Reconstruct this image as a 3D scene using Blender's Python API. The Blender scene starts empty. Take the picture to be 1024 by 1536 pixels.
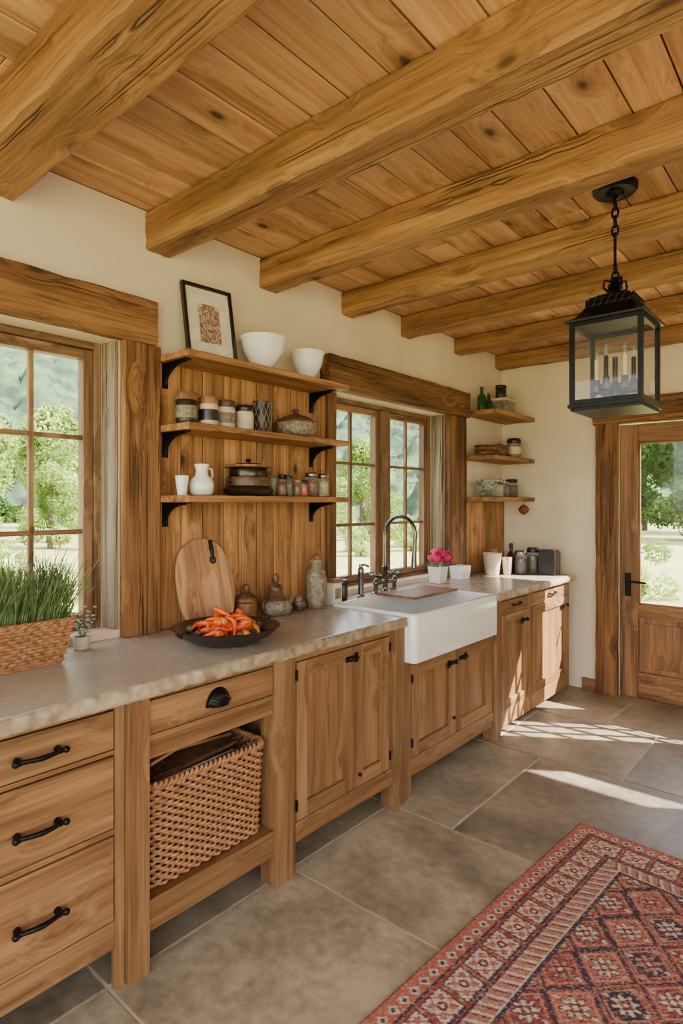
import bpy, math, random
import numpy as np
from mathutils import Vector, Matrix, noise
random.seed(7); np.random.seed(7)
S=bpy.context.scene
def lin(c):
    o=[]
    for v in c[:3]:
        v=v/255.0
        o.append(v/12.92 if v<=0.04045 else ((v+0.055)/1.055)**2.4)
    return (o[0],o[1],o[2],1.0)
def ds(c,k=0.84):
    l=0.35*c[0]+0.5*c[1]+0.15*c[2]
    return tuple(l+(v-l)*k for v in c)

# ------------------------------------------------------------------ materials
def newmat(name):
    m=bpy.data.materials.new(name); m.use_nodes=True
    nt=m.node_tree; nt.nodes.clear()
    out=nt.nodes.new('ShaderNodeOutputMaterial')
    p=nt.nodes.new('ShaderNodeBsdfPrincipled')
    nt.links.new(p.outputs[0],out.inputs[0])
    return m,nt,p,out
def N(nt,t,**k):
    n=nt.nodes.new(t)
    for a,b in k.items():
        if a in n.inputs.keys(): n.inputs[a].default_value=b
        else: setattr(n,a,b)
    return n
def ramp(nt,stops):
    r=nt.nodes.new('ShaderNodeValToRGB')
    e=r.color_ramp.elements
    e[0].position=stops[0][0]; e[0].color=stops[0][1]
    e[1].position=stops[-1][0]; e[1].color=stops[-1][1]
    for p,c in stops[1:-1]:
        x=e.new(p); x.color=c
    return r
def mixc(nt,fac,a,b,mode='MIX'):
    m=nt.nodes.new('ShaderNodeMix'); m.data_type='RGBA'; m.blend_type=mode
    for i,v in ((0,fac),(6,a),(7,b)):
        if hasattr(v,'links') or isinstance(v,bpy.types.NodeSocket): nt.links.new(v,m.inputs[i])
        else: m.inputs[i].default_value=v
    return m.outputs[2]
def math_(nt,op,a,b=0.0,c=None):
    m=nt.nodes.new('ShaderNodeMath'); m.operation=op
    for i,v in enumerate((a,b)+((c,) if c is not None else ())):
        if isinstance(v,bpy.types.NodeSocket): nt.links.new(v,m.inputs[i])
        else: m.inputs[i].default_value=v
    return m.outputs[0]
def grey(nt,v):
    cmb=nt.nodes.new('ShaderNodeCombineColor')
    for i in range(3): nt.links.new(v,cmb.inputs[i])
    return cmb.outputs[0]
def scaled(nt,src,sc):
    v=nt.nodes.new('ShaderNodeVectorMath'); v.operation='MULTIPLY'
    nt.links.new(src,v.inputs[0]); v.inputs[1].default_value=sc
    return v.outputs[0]
def attr(nt,name,o='Vector'):
    a=nt.nodes.new('ShaderNodeAttribute'); a.attribute_name=name
    return a.outputs[o]
def bump(nt,p,h,strength=0.3,dist=0.01):
    b=nt.nodes.new('ShaderNodeBump'); b.inputs['Strength'].default_value=strength
    b.inputs['Distance'].default_value=dist
    nt.links.new(h,b.inputs['Height']); nt.links.new(b.outputs[0],p.inputs['Normal'])
BLK=(0,0,0,1); WHT=(1,1,1,1)
def wood(name,dark,mid,light,rough=0.55,knots=0.8,crack=0.0,bmp=0.35,var=0.35,gs=1.0,blot=0.5,sat=0.95,span=0.12):
    dark,mid,light=ds(dark,sat),ds(mid,sat),ds(light,sat)
    m,nt,p,out=newmat(name)
    g0=attr(nt,'gco'); r=attr(nt,'rnd','Fac')
    v=N(nt,'ShaderNodeTexVoronoi',Scale=1.0); nt.links.new(scaled(nt,g0,(3.4,6.5,6.5)),v.inputs['Vector'])
    halo=ramp(nt,[(0.0,WHT),(0.42,BLK)]); nt.links.new(v.outputs['Distance'],halo.inputs[0])
    push=math_(nt,'MULTIPLY',halo.outputs[0],0.05)
    av=nt.nodes.new('ShaderNodeVectorMath'); av.operation='ADD'; nt.links.new(g0,av.inputs[0])
    cx=nt.nodes.new('ShaderNodeCombineXYZ'); nt.links.new(push,cx.inputs[1]); nt.links.new(push,cx.inputs[2]); nt.links.new(cx.outputs[0],av.inputs[1])
    g=av.outputs[0]
    n1=N(nt,'ShaderNodeTexNoise',Scale=1.0,Detail=6.0,Distortion=0.8); nt.links.new(scaled(nt,g,(0.8*gs,14*gs,14*gs)),n1.inputs['Vector'])
    n2=N(nt,'ShaderNodeTexNoise',Scale=1.0,Detail=4.0); nt.links.new(scaled(nt,g,(3,90,90)),n2.inputs['Vector'])
    h=math_(nt,'MULTIPLY',n1.outputs[0],0.62)
    h=math_(nt,'MULTIPLY_ADD',n2.outputs[0],0.38,h)
    cr=ramp(nt,[(0.495-span,lin(dark)),(0.495,lin(mid)),(0.495+span,lin(light))]); nt.links.new(h,cr.inputs[0])
    col=cr.outputs[0]
    n3=N(nt,'ShaderNodeTexNoise',Scale=1.0,Detail=3.0); nt.links.new(scaled(nt,g0,(2.2,5,5)),n3.inputs['Vector'])
    bl=math_(nt,'MULTIPLY_ADD',n3.outputs[0],blot*1.3,1.0-blot*0.65)
    bv=math_(nt,'MULTIPLY_ADD',r,var,1.0-var*0.5)
    col=mixc(nt,1.0,col,grey(nt,math_(nt,'MULTIPLY',bl,bv)),'MULTIPLY')
    sp=nt.nodes.new('ShaderNodeSeparateColor'); nt.links.new(v.outputs['Color'],sp.inputs[0])
    sel=math_(nt,'GREATER_THAN',sp.outputs[0],0.45)
    kr=ramp(nt,[(0.06,WHT),(0.13,(0.45,0.45,0.45,1)),(0.3,BLK)]); nt.links.new(v.outputs['Distance'],kr.inputs[0])
    kf=math_(nt,'MULTIPLY',math_(nt,'MULTIPLY',kr.outputs[0],knots),sel)
    dk=lin([c*0.42 for c in dark])
    col=mixc(nt,kf,col,dk)
    if crack>0:
        n4=N(nt,'ShaderNodeTexNoise',Scale=1.0,Detail=1.0,Distortion=0.25); nt.links.new(scaled(nt,g0,(0.32,20,20)),n4.inputs['Vector'])
        c4=ramp(nt,[(0.478,BLK),(0.5,WHT),(0.522,BLK)]); nt.links.new(n4.outputs[0],c4.inputs[0])
        n5=N(nt,'ShaderNodeTexNoise',Scale=1.0,Detail=3.0); nt.links.new(scaled(nt,g0,(1.6,14,14)),n5.inputs['Vector'])
        c5=ramp(nt,[(0.5,BLK),(0.62,WHT)]); nt.links.new(n5.outputs[0],c5.inputs[0])
        cf=math_(nt,'MULTIPLY',math_(nt,'MULTIPLY',c4.outputs[0],c5.outputs[0]),crack)
        col=mixc(nt,cf,col,dk)
        h=math_(nt,'MULTIPLY_ADD',cf,-0.9,h)
    nt.links.new(col,p.inputs['Base Color'])
    p.inputs['Roughness'].default_value=rough
    p.inputs['Specular IOR Level'].default_value=0.3
    bump(nt,p,h,bmp,0.012)
    return m
def plain(name,c,rough=0.5,metal=0.0,nz=0.0,nscale=8.0,bmp=0.0,spec=0.5,c2=None,coat=0.0):
    m,nt,p,out=newmat(name)
    tc=nt.nodes.new('ShaderNodeTexCoord')
    n=N(nt,'ShaderNodeTexNoise',Scale=nscale,Detail=5.0); nt.links.new(tc.outputs['Object'],n.inputs['Vector'])
    a=lin(c); b=lin(c2) if c2 else lin([max(0,v*(1-nz)) for v in c])
    cr=ramp(nt,[(0.35,b),(0.65,a)]); nt.links.new(n.outputs[0],cr.inputs[0])
    nt.links.new(cr.outputs[0],p.inputs['Base Color'])
    p.inputs['Roughness'].default_value=rough; p.inputs['Metallic'].default_value=metal
    p.inputs['Specular IOR Level'].default_value=spec
    p.inputs['Coat Weight'].default_value=coat
    if bmp>0: bump(nt,p,n.outputs[0],bmp,0.01)
    return m
def glass(name,tint=(255,255,255),solid=0.0,scol=(255,255,255),k=0.45):
    m=bpy.data.materials.new(name); m.use_nodes=True; nt=m.node_tree; nt.nodes.clear()
    out=nt.nodes.new('ShaderNodeOutputMaterial')
    t=nt.nodes.new('ShaderNodeBsdfTransparent'); t.inputs[0].default_value=lin(tint)
    g=nt.nodes.new('ShaderNodeBsdfGlossy'); g.inputs['Roughness'].default_value=0.03
    f=nt.nodes.new('ShaderNodeLayerWeight'); f.inputs[0].default_value=0.5
    fac=math_(nt,'MULTIPLY_ADD',math_(nt,'POWER',f.outputs['Facing'],4.0),k,0.03)
    mx=nt.nodes.new('ShaderNodeMixShader')
    nt.links.new(fac,mx.inputs[0]); nt.links.new(t.outputs[0],mx.inputs[1]); nt.links.new(g.outputs[0],mx.inputs[2])
    last=mx.outputs[0]
    if solid>0:
        d=nt.nodes.new('ShaderNodeBsdfDiffuse'); d.inputs[0].default_value=lin(scol)
        m2=nt.nodes.new('ShaderNodeMixShader'); m2.inputs[0].default_value=solid
        nt.links.new(last,m2.inputs[1]); nt.links.new(d.outputs[0],m2.inputs[2]); last=m2.outputs[0]
    nt.links.new(last,out.inputs[0])
    return m

M_cab =wood('oak_cabinet',(98,67,38),(128,91,56),(152,113,74),0.46,0.3,0.15,0.25,0.25,blot=0.45,span=0.14)
M_ceil=wood('pine_ceiling',(166,116,74),(200,150,102),(218,172,124),0.62,0.95,0.2,0.25,0.45,blot=0.55,span=0.15)
M_beam=wood('hewn_beam',(118,80,46),(154,110,68),(180,136,88),0.68,0.85,0.7,0.9,0.25,blot=0.5,span=0.15)
M_post=wood('reclaimed_post',(80,51,26),(120,82,46),(150,107,64),0.7,0.8,0.9,1.0,0.3,blot=0.6)
M_panel=wood('panel_pine',(114,74,38),(158,110,64),(186,137,86),0.56,0.95,0.3,0.35,0.45,blot=0.55)
M_shelf=wood('shelf_wood',(116,75,40),(154,105,62),(184,133,84),0.55,0.6,0.6,0.5,0.2)
M_win =wood('window_wood',(88,62,40),(122,90,60),(146,112,78),0.5,0.3,0.2,0.3,0.2)
M_jamb=wood('weathered_jamb',(112,96,78),(150,134,112),(180,164,140),0.8,0.7,0.95,1.0,0.3,blot=0.6)
M_door=wood('door_wood',(94,63,36),(132,92,56),(158,114,74),0.5,0.4,0.2,0.3,0.2)
M_board=wood('board_wood',(150,104,70),(182,135,97),(202,157,118),0.5,0.1,0.0,0.12,0.1)
M_walnut=wood('turned_wood',(96,62,36),(134,90,55),(162,115,75),0.5,0.4,0.0,0.2,0.3)
M_iron=plain('black_iron',(24,23,23),0.42,0.7,0.3,20,0.15)
M_bronze=plain('dark_bronze',(74,68,60),0.26,0.95,0.3,14,0.0)
M_gun=plain('gunmetal_faucet',(128,124,118),0.22,1.0,0.2,14,0.0)
M_steel=plain('brushed_steel',(150,148,144),0.28,1.0,0.15,14)
M_plaster=plain('plaster',(229,213,188),0.85,0.0,0.06,2.2,0.15,0.2)
M_white=plain('white_ceramic',(236,235,232),0.14,0.0,0.02,6,0.0,0.5,coat=0.3)
M_cream=plain('cream_stoneware',(214,200,176),0.5,0.0,0.12,30,0.1)
M_grey=plain('grey_stoneware',(150,138,118),0.6,0.0,0.45,50,0.5,c2=(98,86,68))
M_brown=plain('brown_stoneware',(108,78,54),0.45,0.0,0.45,35,0.3)
M_dark=plain('dark_glaze',(46,36,30),0.3,0.0,0.4,40,0.3)
M_black=plain('black_lacquer',(26,24,24),0.35,0.0,0.2,20)
M_glass=glass('pane_glass')
M_jar=glass('jar_glass',(240,244,240),solid=0.06)
M_greenglass=glass('green_glass',(120,170,120),solid=0.35,scol=(60,110,60))
M_lglass=glass('lantern_glass',(246,244,240),solid=0.03,k=0.3)
M_herb=plain('dried_herbs',(96,84,44),0.8,0,0.5,90,0.5,c2=(50,42,24))
M_bean=plain('beans',(150,86,50),0.7,0,0.5,110,0.5,c2=(70,34,22))
M_flour=plain('grain',(206,186,150),0.8,0,0.3,90,0.4)
M_orange=plain('orange_pepper',(232,104,22),0.3,0,0.3,9,0.0,c2=(210,66,12))
M_red=plain('red_pepper',(196,50,20),0.3,0,0.3,9)
M_gold=plain('yellow_pepper',(226,158,60),0.35,0,0.3,9)
M_green=plain('leaf_green',(84,112,56),0.6,0,0.4,14)
M_sprig=plain('silver_leaf',(186,190,176),0.6,0,0.2,14)
M_grass=plain('grass_blade',(116,138,78),0.6,0,0.5,25,c2=(60,88,46))
M_pink=plain('peony_petal',(226,38,116),0.55,0,0.3,20,c2=(180,20,84))
M_paper=plain('paper',(226,218,202),0.8,0,0.08,20)
M_wicker=plain('wicker',(176,126,82),0.6,0,0.4,60,0.3,c2=(122,80,48))
M_candle=plain('ivory_candle',(232,220,190),0.5,0,0.05,10)
M_grout=plain('grout',(194,180,158),0.9,0,0.1,30,0.2)
M_soil=plain('soil',(60,46,34),0.95,0,0.4,40,0.5)
M_bark=plain('bark',(96,80,62),0.9,0,0.4,8,0.5)

def stone(name,c1,c2,c3,rough,bm,sc=1.0,fine=0.3,var=0.3,span=0.14,det=8.0,dist=0.8,rv=0.2):
    m,nt,p,out=newmat(name)
    g=attr(nt,'gco'); r=attr(nt,'rnd','Fac')
    n1=N(nt,'ShaderNodeTexNoise',Scale=1.7*sc,Detail=det,Distortion=dist); n1.inputs['Roughness'].default_value=0.6; nt.links.new(g,n1.inputs['Vector'])
    n2=N(nt,'ShaderNodeTexNoise',Scale=22.0,Detail=6.0); nt.links.new(g,n2.inputs['Vector'])
    h=math_(nt,'MULTIPLY_ADD',n2.outputs[0],fine,math_(nt,'MULTIPLY',n1.outputs[0],1-fine))
    cr=ramp(nt,[(0.5-span,lin(c1)),(0.5,lin(c2)),(0.5+span,lin(c3))]); nt.links.new(h,cr.inputs[0])
    b=math_(nt,'MULTIPLY_ADD',r,var,1-var/2)
    col=mixc(nt,1.0,cr.outputs[0],grey(nt,b),'MULTIPLY')
    nt.links.new(col,p.inputs['Base Color'])
    rr=math_(nt,'MULTIPLY_ADD',n2.outputs[0],rv,rough-rv/2); nt.links.new(rr,p.inputs['Roughness'])
    if bm>0: bump(nt,p,h,bm,0.014)
    return m
M_floor=stone('slate_floor',(106,97,80),(136,125,105),(162,149,126),0.42,0.6,var=0.42,span=0.12)
M_counter=stone('limestone_counter',(158,146,128),(169,158,141),(178,168,152),0.27,0.0,0.7,fine=0.05,span=0.3,var=0.04,det=2.0,dist=0.1,rv=0.04)
M_edge=stone('limestone_edge',(116,98,74),(154,136,111),(188,172,147),0.7,0.9,4.0,fine=0.4,span=0.14,var=0.05)

def vcol(name,rough,bm=0.4,nsc=350):
    m,nt,p,out=newmat(name)
    c=attr(nt,'col','Color')
    tc=nt.nodes.new('ShaderNodeTexCoord')
    n=N(nt,'ShaderNodeTexNoise',Scale=float(nsc),Detail=2.0); nt.links.new(tc.outputs['Object'],n.inputs['Vector'])
    n2=N(nt,'ShaderNodeTexNoise',Scale=5.0,Detail=3.0); nt.links.new(tc.outputs['Object'],n2.inputs['Vector'])
    b=math_(nt,'MULTIPLY_ADD',n.outputs[0],0.5,math_(nt,'MULTIPLY_ADD',n2.outputs[0],0.4,0.6))
    nt.links.new(mixc(nt,1.0,c,grey(nt,b),'MULTIPLY'),p.inputs['Base Color'])
    p.inputs['Roughness'].default_value=rough; p.inputs['Specular IOR Level'].default_value=0.15
    bump(nt,p,n.outputs[0],bm,0.004)
    return m
M_rug=vcol('woven_wool',0.95)
M_art=vcol('printed_art',0.7,0.0)

def leafmat(name,c,c2):
    m=bpy.data.materials.new(name); m.use_nodes=True; nt=m.node_tree; nt.nodes.clear()
    out=nt.nodes.new('ShaderNodeOutputMaterial')
    r=attr(nt,'rnd','Fac')
    cr=ramp(nt,[(0.0,lin(c)),(1.0,lin(c2))]); nt.links.new(r,cr.inputs[0])
    d=nt.nodes.new('ShaderNodeBsdfDiffuse'); t=nt.nodes.new('ShaderNodeBsdfTranslucent')
    nt.links.new(cr.outputs[0],d.inputs[0]); nt.links.new(cr.outputs[0],t.inputs[0])
    mx=nt.nodes.new('ShaderNodeMixShader'); mx.inputs[0].default_value=0.4
    nt.links.new(d.outputs[0],mx.inputs[1]); nt.links.new(t.outputs[0],mx.inputs[2]); nt.links.new(mx.outputs[0],out.inputs[0])
    return m
M_leafA=leafmat('foliage_light',(100,130,58),(168,188,104))
M_leafB=leafmat('foliage_dark',(44,70,34),(82,108,54))

# ------------------------------------------------------------------ builder
class B:
    def __init__(s):
        s.V=[];s.F=[];s.fm=[];s.g=[];s.r=[];s.ms=[];s.M=Matrix.Identity(4)
    def mi(s,m):
        if m not in s.ms: s.ms.append(m)
        return s.ms.index(m)
    def add(s,V,F,m,grain='x',r=None,g=None):
        r=random.random() if r is None else r
        off=Vector((r*37.3,r*91.7%13,r*53.1%17))
        n=len(s.V); idx=s.mi(m)
        for k,v in enumerate(V):
            v=Vector(v)
            q=Vector(g[k]) if g else v
            if grain=='x': gg=Vector((q.x,q.y,q.z))
            elif grain=='y': gg=Vector((q.y,q.x,q.z))
            else: gg=Vector((q.z,q.y,q.x))
            s.g.append(gg+off); s.r.append(r); s.V.append(s.M@v)
        for f in F:
            s.F.append(tuple(i+n for i in f)); s.fm.append(idx)
    def box(s,x0,x1,y0,y1,z0,z1,m,grain='z',r=None):
        V=[(x0,y0,z0),(x1,y0,z0),(x1,y1,z0),(x0,y1,z0),(x0,y0,z1),(x1,y0,z1),(x1,y1,z1),(x0,y1,z1)]
        F=[(3,2,1,0),(4,5,6,7),(0,1,5,4),(1,2,6,5),(2,3,7,6),(3,0,4,7)]
        s.add(V,F,m,grain,r)
    def rough(s,x0,x1,y0,y1,z0,z1,m,grain='x',amp=0.006,seg=0.08,ch=0.012,r=None,fr=3.0):
        lo=[x0,y0,z0];hi=[x1,y1,z1]
        ax={'x':0,'y':1,'z':2}[grain]; o=[i for i in range(3) if i!=ax]
        n=max(2,int((hi[ax]-lo[ax])/seg))
        a0,a1=lo[o[0]],hi[o[0]]; b0,b1=lo[o[1]],hi[o[1]]
        ring=[]
        def edge(p,q,k):
            for i in range(k): ring.append((p[0]+(q[0]-p[0])*i/k,p[1]+(q[1]-p[1])*i/k))
        c=ch
        P=[(a0+c,b0),(a1-c,b0),(a1,b0+c),(a1,b1-c),(a1-c,b1),(a0+c,b1),(a0,b1-c),(a0,b0+c)]
        for i in range(8): edge(P[i],P[(i+1)%8],4 if i%2==0 else 1)
        R=len(ring); V=[];sd=random.random()*50
        for i in range(n+1):
            t=lo[ax]+(hi[ax]-lo[ax])*i/n
            for k,(a,b) in enumerate(ring):
                pt=[0,0,0]; pt[ax]=t
                na=noise.noise(Vector((t*fr+sd,a*2,b*2)))*amp*0.7; nb=noise.noise(Vector((t*fr+sd+31,a*2,b*2)))*amp*0.7
                na+=noise.noise(Vector((t*12+sd,a*28,b*28)))*amp*0.45; nb+=noise.noise(Vector((t*12+sd+9,a*28,b*28)))*amp*0.45
                fa=min(1,abs(a-(a0+a1)/2)/((a1-a0)/2)); fb=min(1,abs(b-(b0+b1)/2)/((b1-b0)/2))
                ia=(1 if a<(a0+a1)/2 else -1); ib=(1 if b<(b0+b1)/2 else -1)
                pt[o[0]]=a+ia*abs(na)*(1 if fa>0.8 else 0); pt[o[1]]=b+ib*abs(nb)*(1 if fb>0.8 else 0)
                V.append(tuple(pt))
        F=[]
        for i in range(n):
            for k in range(R):
                k2=(k+1)%R
                F.append((i*R+k,i*R+k2,(i+1)*R+k2,(i+1)*R+k))
        F.append(tuple(range(R-1,-1,-1))); F.append(tuple(n*R+k for k in range(R)))
        if ax==1: F=[tuple(reversed(f)) for f in F]
        s.add(V,F,m,grain,r)
    def lathe(s,prof,c,m,seg=28,rot=0.0,r=None,sx=1,sy=1,caps=True):
        V=[];F=[];n=len(prof)
        for (rr,z) in prof:
            for k in range(seg):
                a=rot+2*math.pi*k/seg
                V.append((c[0]+rr*math.cos(a)*sx,c[1]+rr*math.sin(a)*sy,c[2]+z))
        for i in range(n-1):
            for k in range(seg):
                k2=(k+1)%seg
                F.append((i*seg+k,i*seg+k2,(i+1)*seg+k2,(i+1)*seg+k))
        if caps:
            F.append(tuple(range(seg-1,-1,-1))); F.append(tuple((n-1)*seg+k for k in range(seg)))
        s.add(V,F,m,'z',r)
    def tube(s,pts,rad,m,n=8,closed=False,r=None):
        P=[Vector(p) for p in pts]; L=len(P)
        if not hasattr(rad,'__len__'): rad=[rad]*L
        V=[];F=[];g=[]
        up=None; acc=0
        for i in range(L):
            if closed: t=(P[(i+1)%L]-P[i-1])
            else: t=(P[min(i+1,L-1)]-P[max(i-1,0)])
            t.normalize()
            if up is None:
                up=Vector((0,0,1)) if abs(t.z)<0.9 else Vector((1,0,0))
            a=t.cross(up)
            if a.length<1e-6: a=t.cross(Vector((0,1,0)))
            a.normalize(); b=a.cross(t).normalized(); up=b
            if i: acc+=(P[i]-P[i-1]).length
            for k in range(n):
                an=2*math.pi*k/n
                V.append(P[i]+(a*math.cos(an)+b*math.sin(an))*rad[i]); g.append((acc,math.cos(an)*rad[i],math.sin(an)*rad[i]))
        for i in range(L if closed else L-1):
            j=(i+1)%L
            for k in range(n):
                k2=(k+1)%n
                F.append((i*n+k,i*n+k2,j*n+k2,j*n+k))
        if not closed:
            F.append(tuple(range(n-1,-1,-1))); F.append(tuple((L-1)*n+k for k in range(n)))
        s.add(V,F,m,'x',r,g)
    def ball(s,c,rad,m,seg=16,sx=1,sy=1,sz=1,r=None):
        pr=[]
        K=9
        for i in range(K+1):
            a=-math.pi/2+math.pi*i/K
            pr.append((max(0.0005,rad*math.cos(a)),rad*math.sin(a)*sz))
        s.lathe(pr,c,m,seg,0,r,sx,sy)
    def obj(s,name,bevel=0.0,seg=2,ang=35,smooth=True,parent=None):
        me=bpy.data.meshes.new(name)
        V=[tuple(v) for v in s.V]
        arr=np.array(V); c=(arr.min(0)+arr.max(0))/2
        arr=arr-c
        me.from_pydata(arr.tolist(),[],s.F)
        for m in s.ms: me.materials.append(m)
        me.polygons.foreach_set('material_index',s.fm)
        a=me.attributes.new('gco','FLOAT_VECTOR','POINT'); a.data.foreach_set('vector',[x for v in s.g for x in v])
        a=me.attributes.new('rnd','FLOAT','POINT'); a.data.foreach_set('value',s.r)
        me.update()
        import bmesh
        bm=bmesh.new(); bm.from_mesh(me); bmesh.ops.recalc_face_normals(bm,faces=bm.faces); bm.to_mesh(me); bm.free()
        if smooth:
            me.polygons.foreach_set('use_smooth',[True]*len(me.polygons))
            me.set_sharp_from_angle(angle=math.radians(ang))
        o=bpy.data.objects.new(name,me); S.collection.objects.link(o); o.location=c.tolist()
        if parent:
            o.parent=parent; o.location=(Vector(c.tolist())-parent.location)
        if bevel>0:
            b=o.modifiers.new('bevel','BEVEL'); b.width=bevel; b.segments=seg; b.limit_method='ANGLE'; b.angle_limit=math.radians(50)
        return o

# ------------------------------------------------------------------ ROOM SHELL
CX=2.38
XR=4.7; YB=-1.6; YF=5.0; ZC=2.79
def wallpieces(b,ranges,fixed,axis,m=M_plaster):
    for a0,a1,z0,zz in ranges:
        if axis=='y': b.box(fixed[0],fixed[1],a0,a1,z0,zz,m,'z',0.5)
        else: b.box(a0,a1,fixed[0],fixed[1],z0,zz,m,'z',0.5)
b=B(); T=-0.22
wallpieces(b,[(YB,0.30,0,ZC),(0.30,1.335,0,0.965),(0.30,1.335,2.19,ZC),(1.335,2.71,0,ZC),(2.71,4.0,0,0.965),(2.71,4.0,2.17,ZC),(4.0,YF+0.12,0,ZC)],(T,0),'y')
b.obj('wall_left')
b=B()
wallpieces(b,[(0,0.98,0,ZC),(0.98,1.90,2.12,ZC),(1.90,2.26,0,ZC),(2.26,2.94,0,1.0),(2.26,2.94,2.12,ZC),(2.94,3.68,0,ZC),(3.68,4.5,0,2.27),(3.68,4.5,2.62,ZC),(4.5,XR,0,ZC)],(YF,YF+0.12),'x')
b.obj('wall_far')
b=B(); wallpieces(b,[(YB,-1.3,0,ZC),(-1.3,1.1,0,0.25),(-1.3,1.1,2.35,ZC),(1.1,YF+0.12,0,ZC)],(XR,XR+0.2),'y'); b.obj('wall_right')
b=B()
for y in (-1.3,-0.53,0.26,1.06): b.box(XR+0.05,XR+0.12,y,y+0.04,0.25,2.35,M_win,'z')
for z in (0.25,1.28,2.31): b.box(XR+0.055,XR+0.115,-1.26,1.06,z,z+0.04,M_win,'y')
b.obj('fill_window',bevel=0.003)  # unseen opening and frame, added so sun bounces fill into the room
b=B()
b.box(-0.22,XR+0.2,YB,YF+0.12,-0.12,-0.004,M_grout,'x',0.5)
bands=[(-1.6,-0.62,[0.5,1.5,2.7,3.8]),(-0.62,0.15,[0.9,2.1,3.2]),(0.15,0.95,[0.62,1.7,2.9,3.9]),(0.95,1.75,[0.05,0.62,1.95,3.0,4.0]),
 (1.75,2.44,[0.62,1.62,2.6,3.7]),(2.44,3.47,[0.3,0.97,2.15,3.3]),(3.47,4.25,[0.64,1.42,2.55,3.6]),(4.25,5.02,[0.35,1.1,2.1,3.2])]
G=0.0055
for (y0,y1,cuts) in bands:
    xs=[-0.0]+cuts+[XR]
    for i in range(len(xs)-1):
        if xs[i+1]-xs[i]<0.06: continue
        b.box(xs[i]+G,xs[i+1]-G,y0+G,y1-G,-0.02,0.0,M_floor,'x')
b.obj('floor',bevel=0.002)
b=B(); x=0.0
while x<XR-0.01:
    w=random.uniform(0.15,0.19); x1=min(x+w,XR)
    y=YB
    first=random.uniform(0.6,2.4)
    while y<YF-0.01:
        L=first if y==YB else random.uniform(1.6,2.8)
        y1=min(y+L,YF)
        dz=random.uniform(0,0.003)
        b.box(x+0.003,x1-0.003,y+0.0015,y1-0.0015,ZC+0.0005+dz,ZC+0.028,M_ceil,'y')
        y=y1
    x=x1
b.box(-0.22,XR+0.2,YB,YF+0.12,ZC+0.028,ZC+0.2,M_black,'x',0.5)
b.obj('ceiling',bevel=0.003)
for (y0,wd,zb) in [(0.02,0.17,2.625),(0.71,0.21,2.62),(1.46,0.135,2.615),(2.13,0.125,2.63),(2.79,0.12,2.65),(3.42,0.12,2.65),(4.15,0.12,2.665),(4.855,0.12,2.67),(-0.75,0.17,2.63)]:
    b=B(); b.rough(0.001,XR-0.001,y0,y0+wd,zb,ZC,M_beam,'x',amp=0.016,seg=0.05,ch=0.007)
    b.obj('ceiling_beam',ang=30)
b=B(); b.rough(0.001,0.06,-0.1,1.49,2.19,2.385,M_post,'y',amp=0.012,ch=0.007,seg=0.05); b.obj('trim_1',ang=30)
b=B(); b.rough(0.001,0.045,1.336,1.515,0.934,2.19,M_post,'z',amp=0.006,ch=0.006,seg=0.05)
b.obj('trim_2',ang=30)
b=B(); b.box(-0.10,0.0,1.335-0.022,1.335,0.966,2.19,M_jamb,'z'); b.obj('trim_3',bevel=0.004)
b=B(); b.rough(0.026,0.085,2.60,4.27,2.17,2.37,M_post,'y',amp=0.012,ch=0.007,seg=0.05); b.box(0.001,0.03,2.60,4.26,2.18,2.36,M_post,'y'); b.obj('trim_4',ang=30)
b=B(); b.rough(0.001,0.055,4.0,4.265,0.934,2.17,M_post,'z',amp=0.007,ch=0.006,seg=0.05); b.obj('trim_5',ang=30)
b=B(); b.box(-0.10,0.0,3.978,4.0,0.966,2.17,M_jamb,'z'); b.obj('trim_6',bevel=0.004)
b=B(); b.rough(0.001,0.04,2.63,2.71,0.934,2.17,M_post,'z',amp=0.004,ch=0.005); b.obj('trim_7',ang=30)
b=B(); b.rough(0.815,0.98,YF-0.06,YF-0.001,0.0,2.12,M_post,'z',amp=0.01,ch=0.007,seg=0.05); b.obj('trim_8',ang=30)
b=B(); b.rough(1.90,2.06,YF-0.06,YF-0.001,0.0,2.12,M_post,'z',amp=0.01,ch=0.007); b.obj('trim_9',ang=30)
b=B(); b.rough(0.80,2.08,YF-0.075,YF-0.001,2.12,2.31,M_post,'x',amp=0.01,ch=0.007,seg=0.05); b.obj('trim_10',ang=30)
b=B(); b.box(0.70,0.815,YF-0.02,YF-0.001,0,0.09,M_door,'x'); b.obj('baseboard_far',bevel=0.003)
b=B(); b.box(2.06,XR,YF-0.02,YF-0.001,0,0.09,M_door,'x'); b.obj('baseboard_far_right',bevel=0.003)

def panel(name,y0,y1,z0,z1,w):
    b=B(); y=y0
    while y<y1-0.02:
        ww=w*random.uniform(0.85,1.15); e=min(y+ww,y1)
        if y1-e<0.04: e=y1
        b.box(0.001,0.022,y+0.0025,e-0.0025,z0,z1,M_panel,'z'); y=e
    b.box(0.0005,0.006,y0,y1,z0,z1,M_dark,'z')
    return b.obj(name,bevel=0.003)
panel('wall_panelling',1.517,2.628,0.934,2.13,0.115)
panel('wall_panelling',4.267,4.998,0.934,1.51,0.11)

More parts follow.
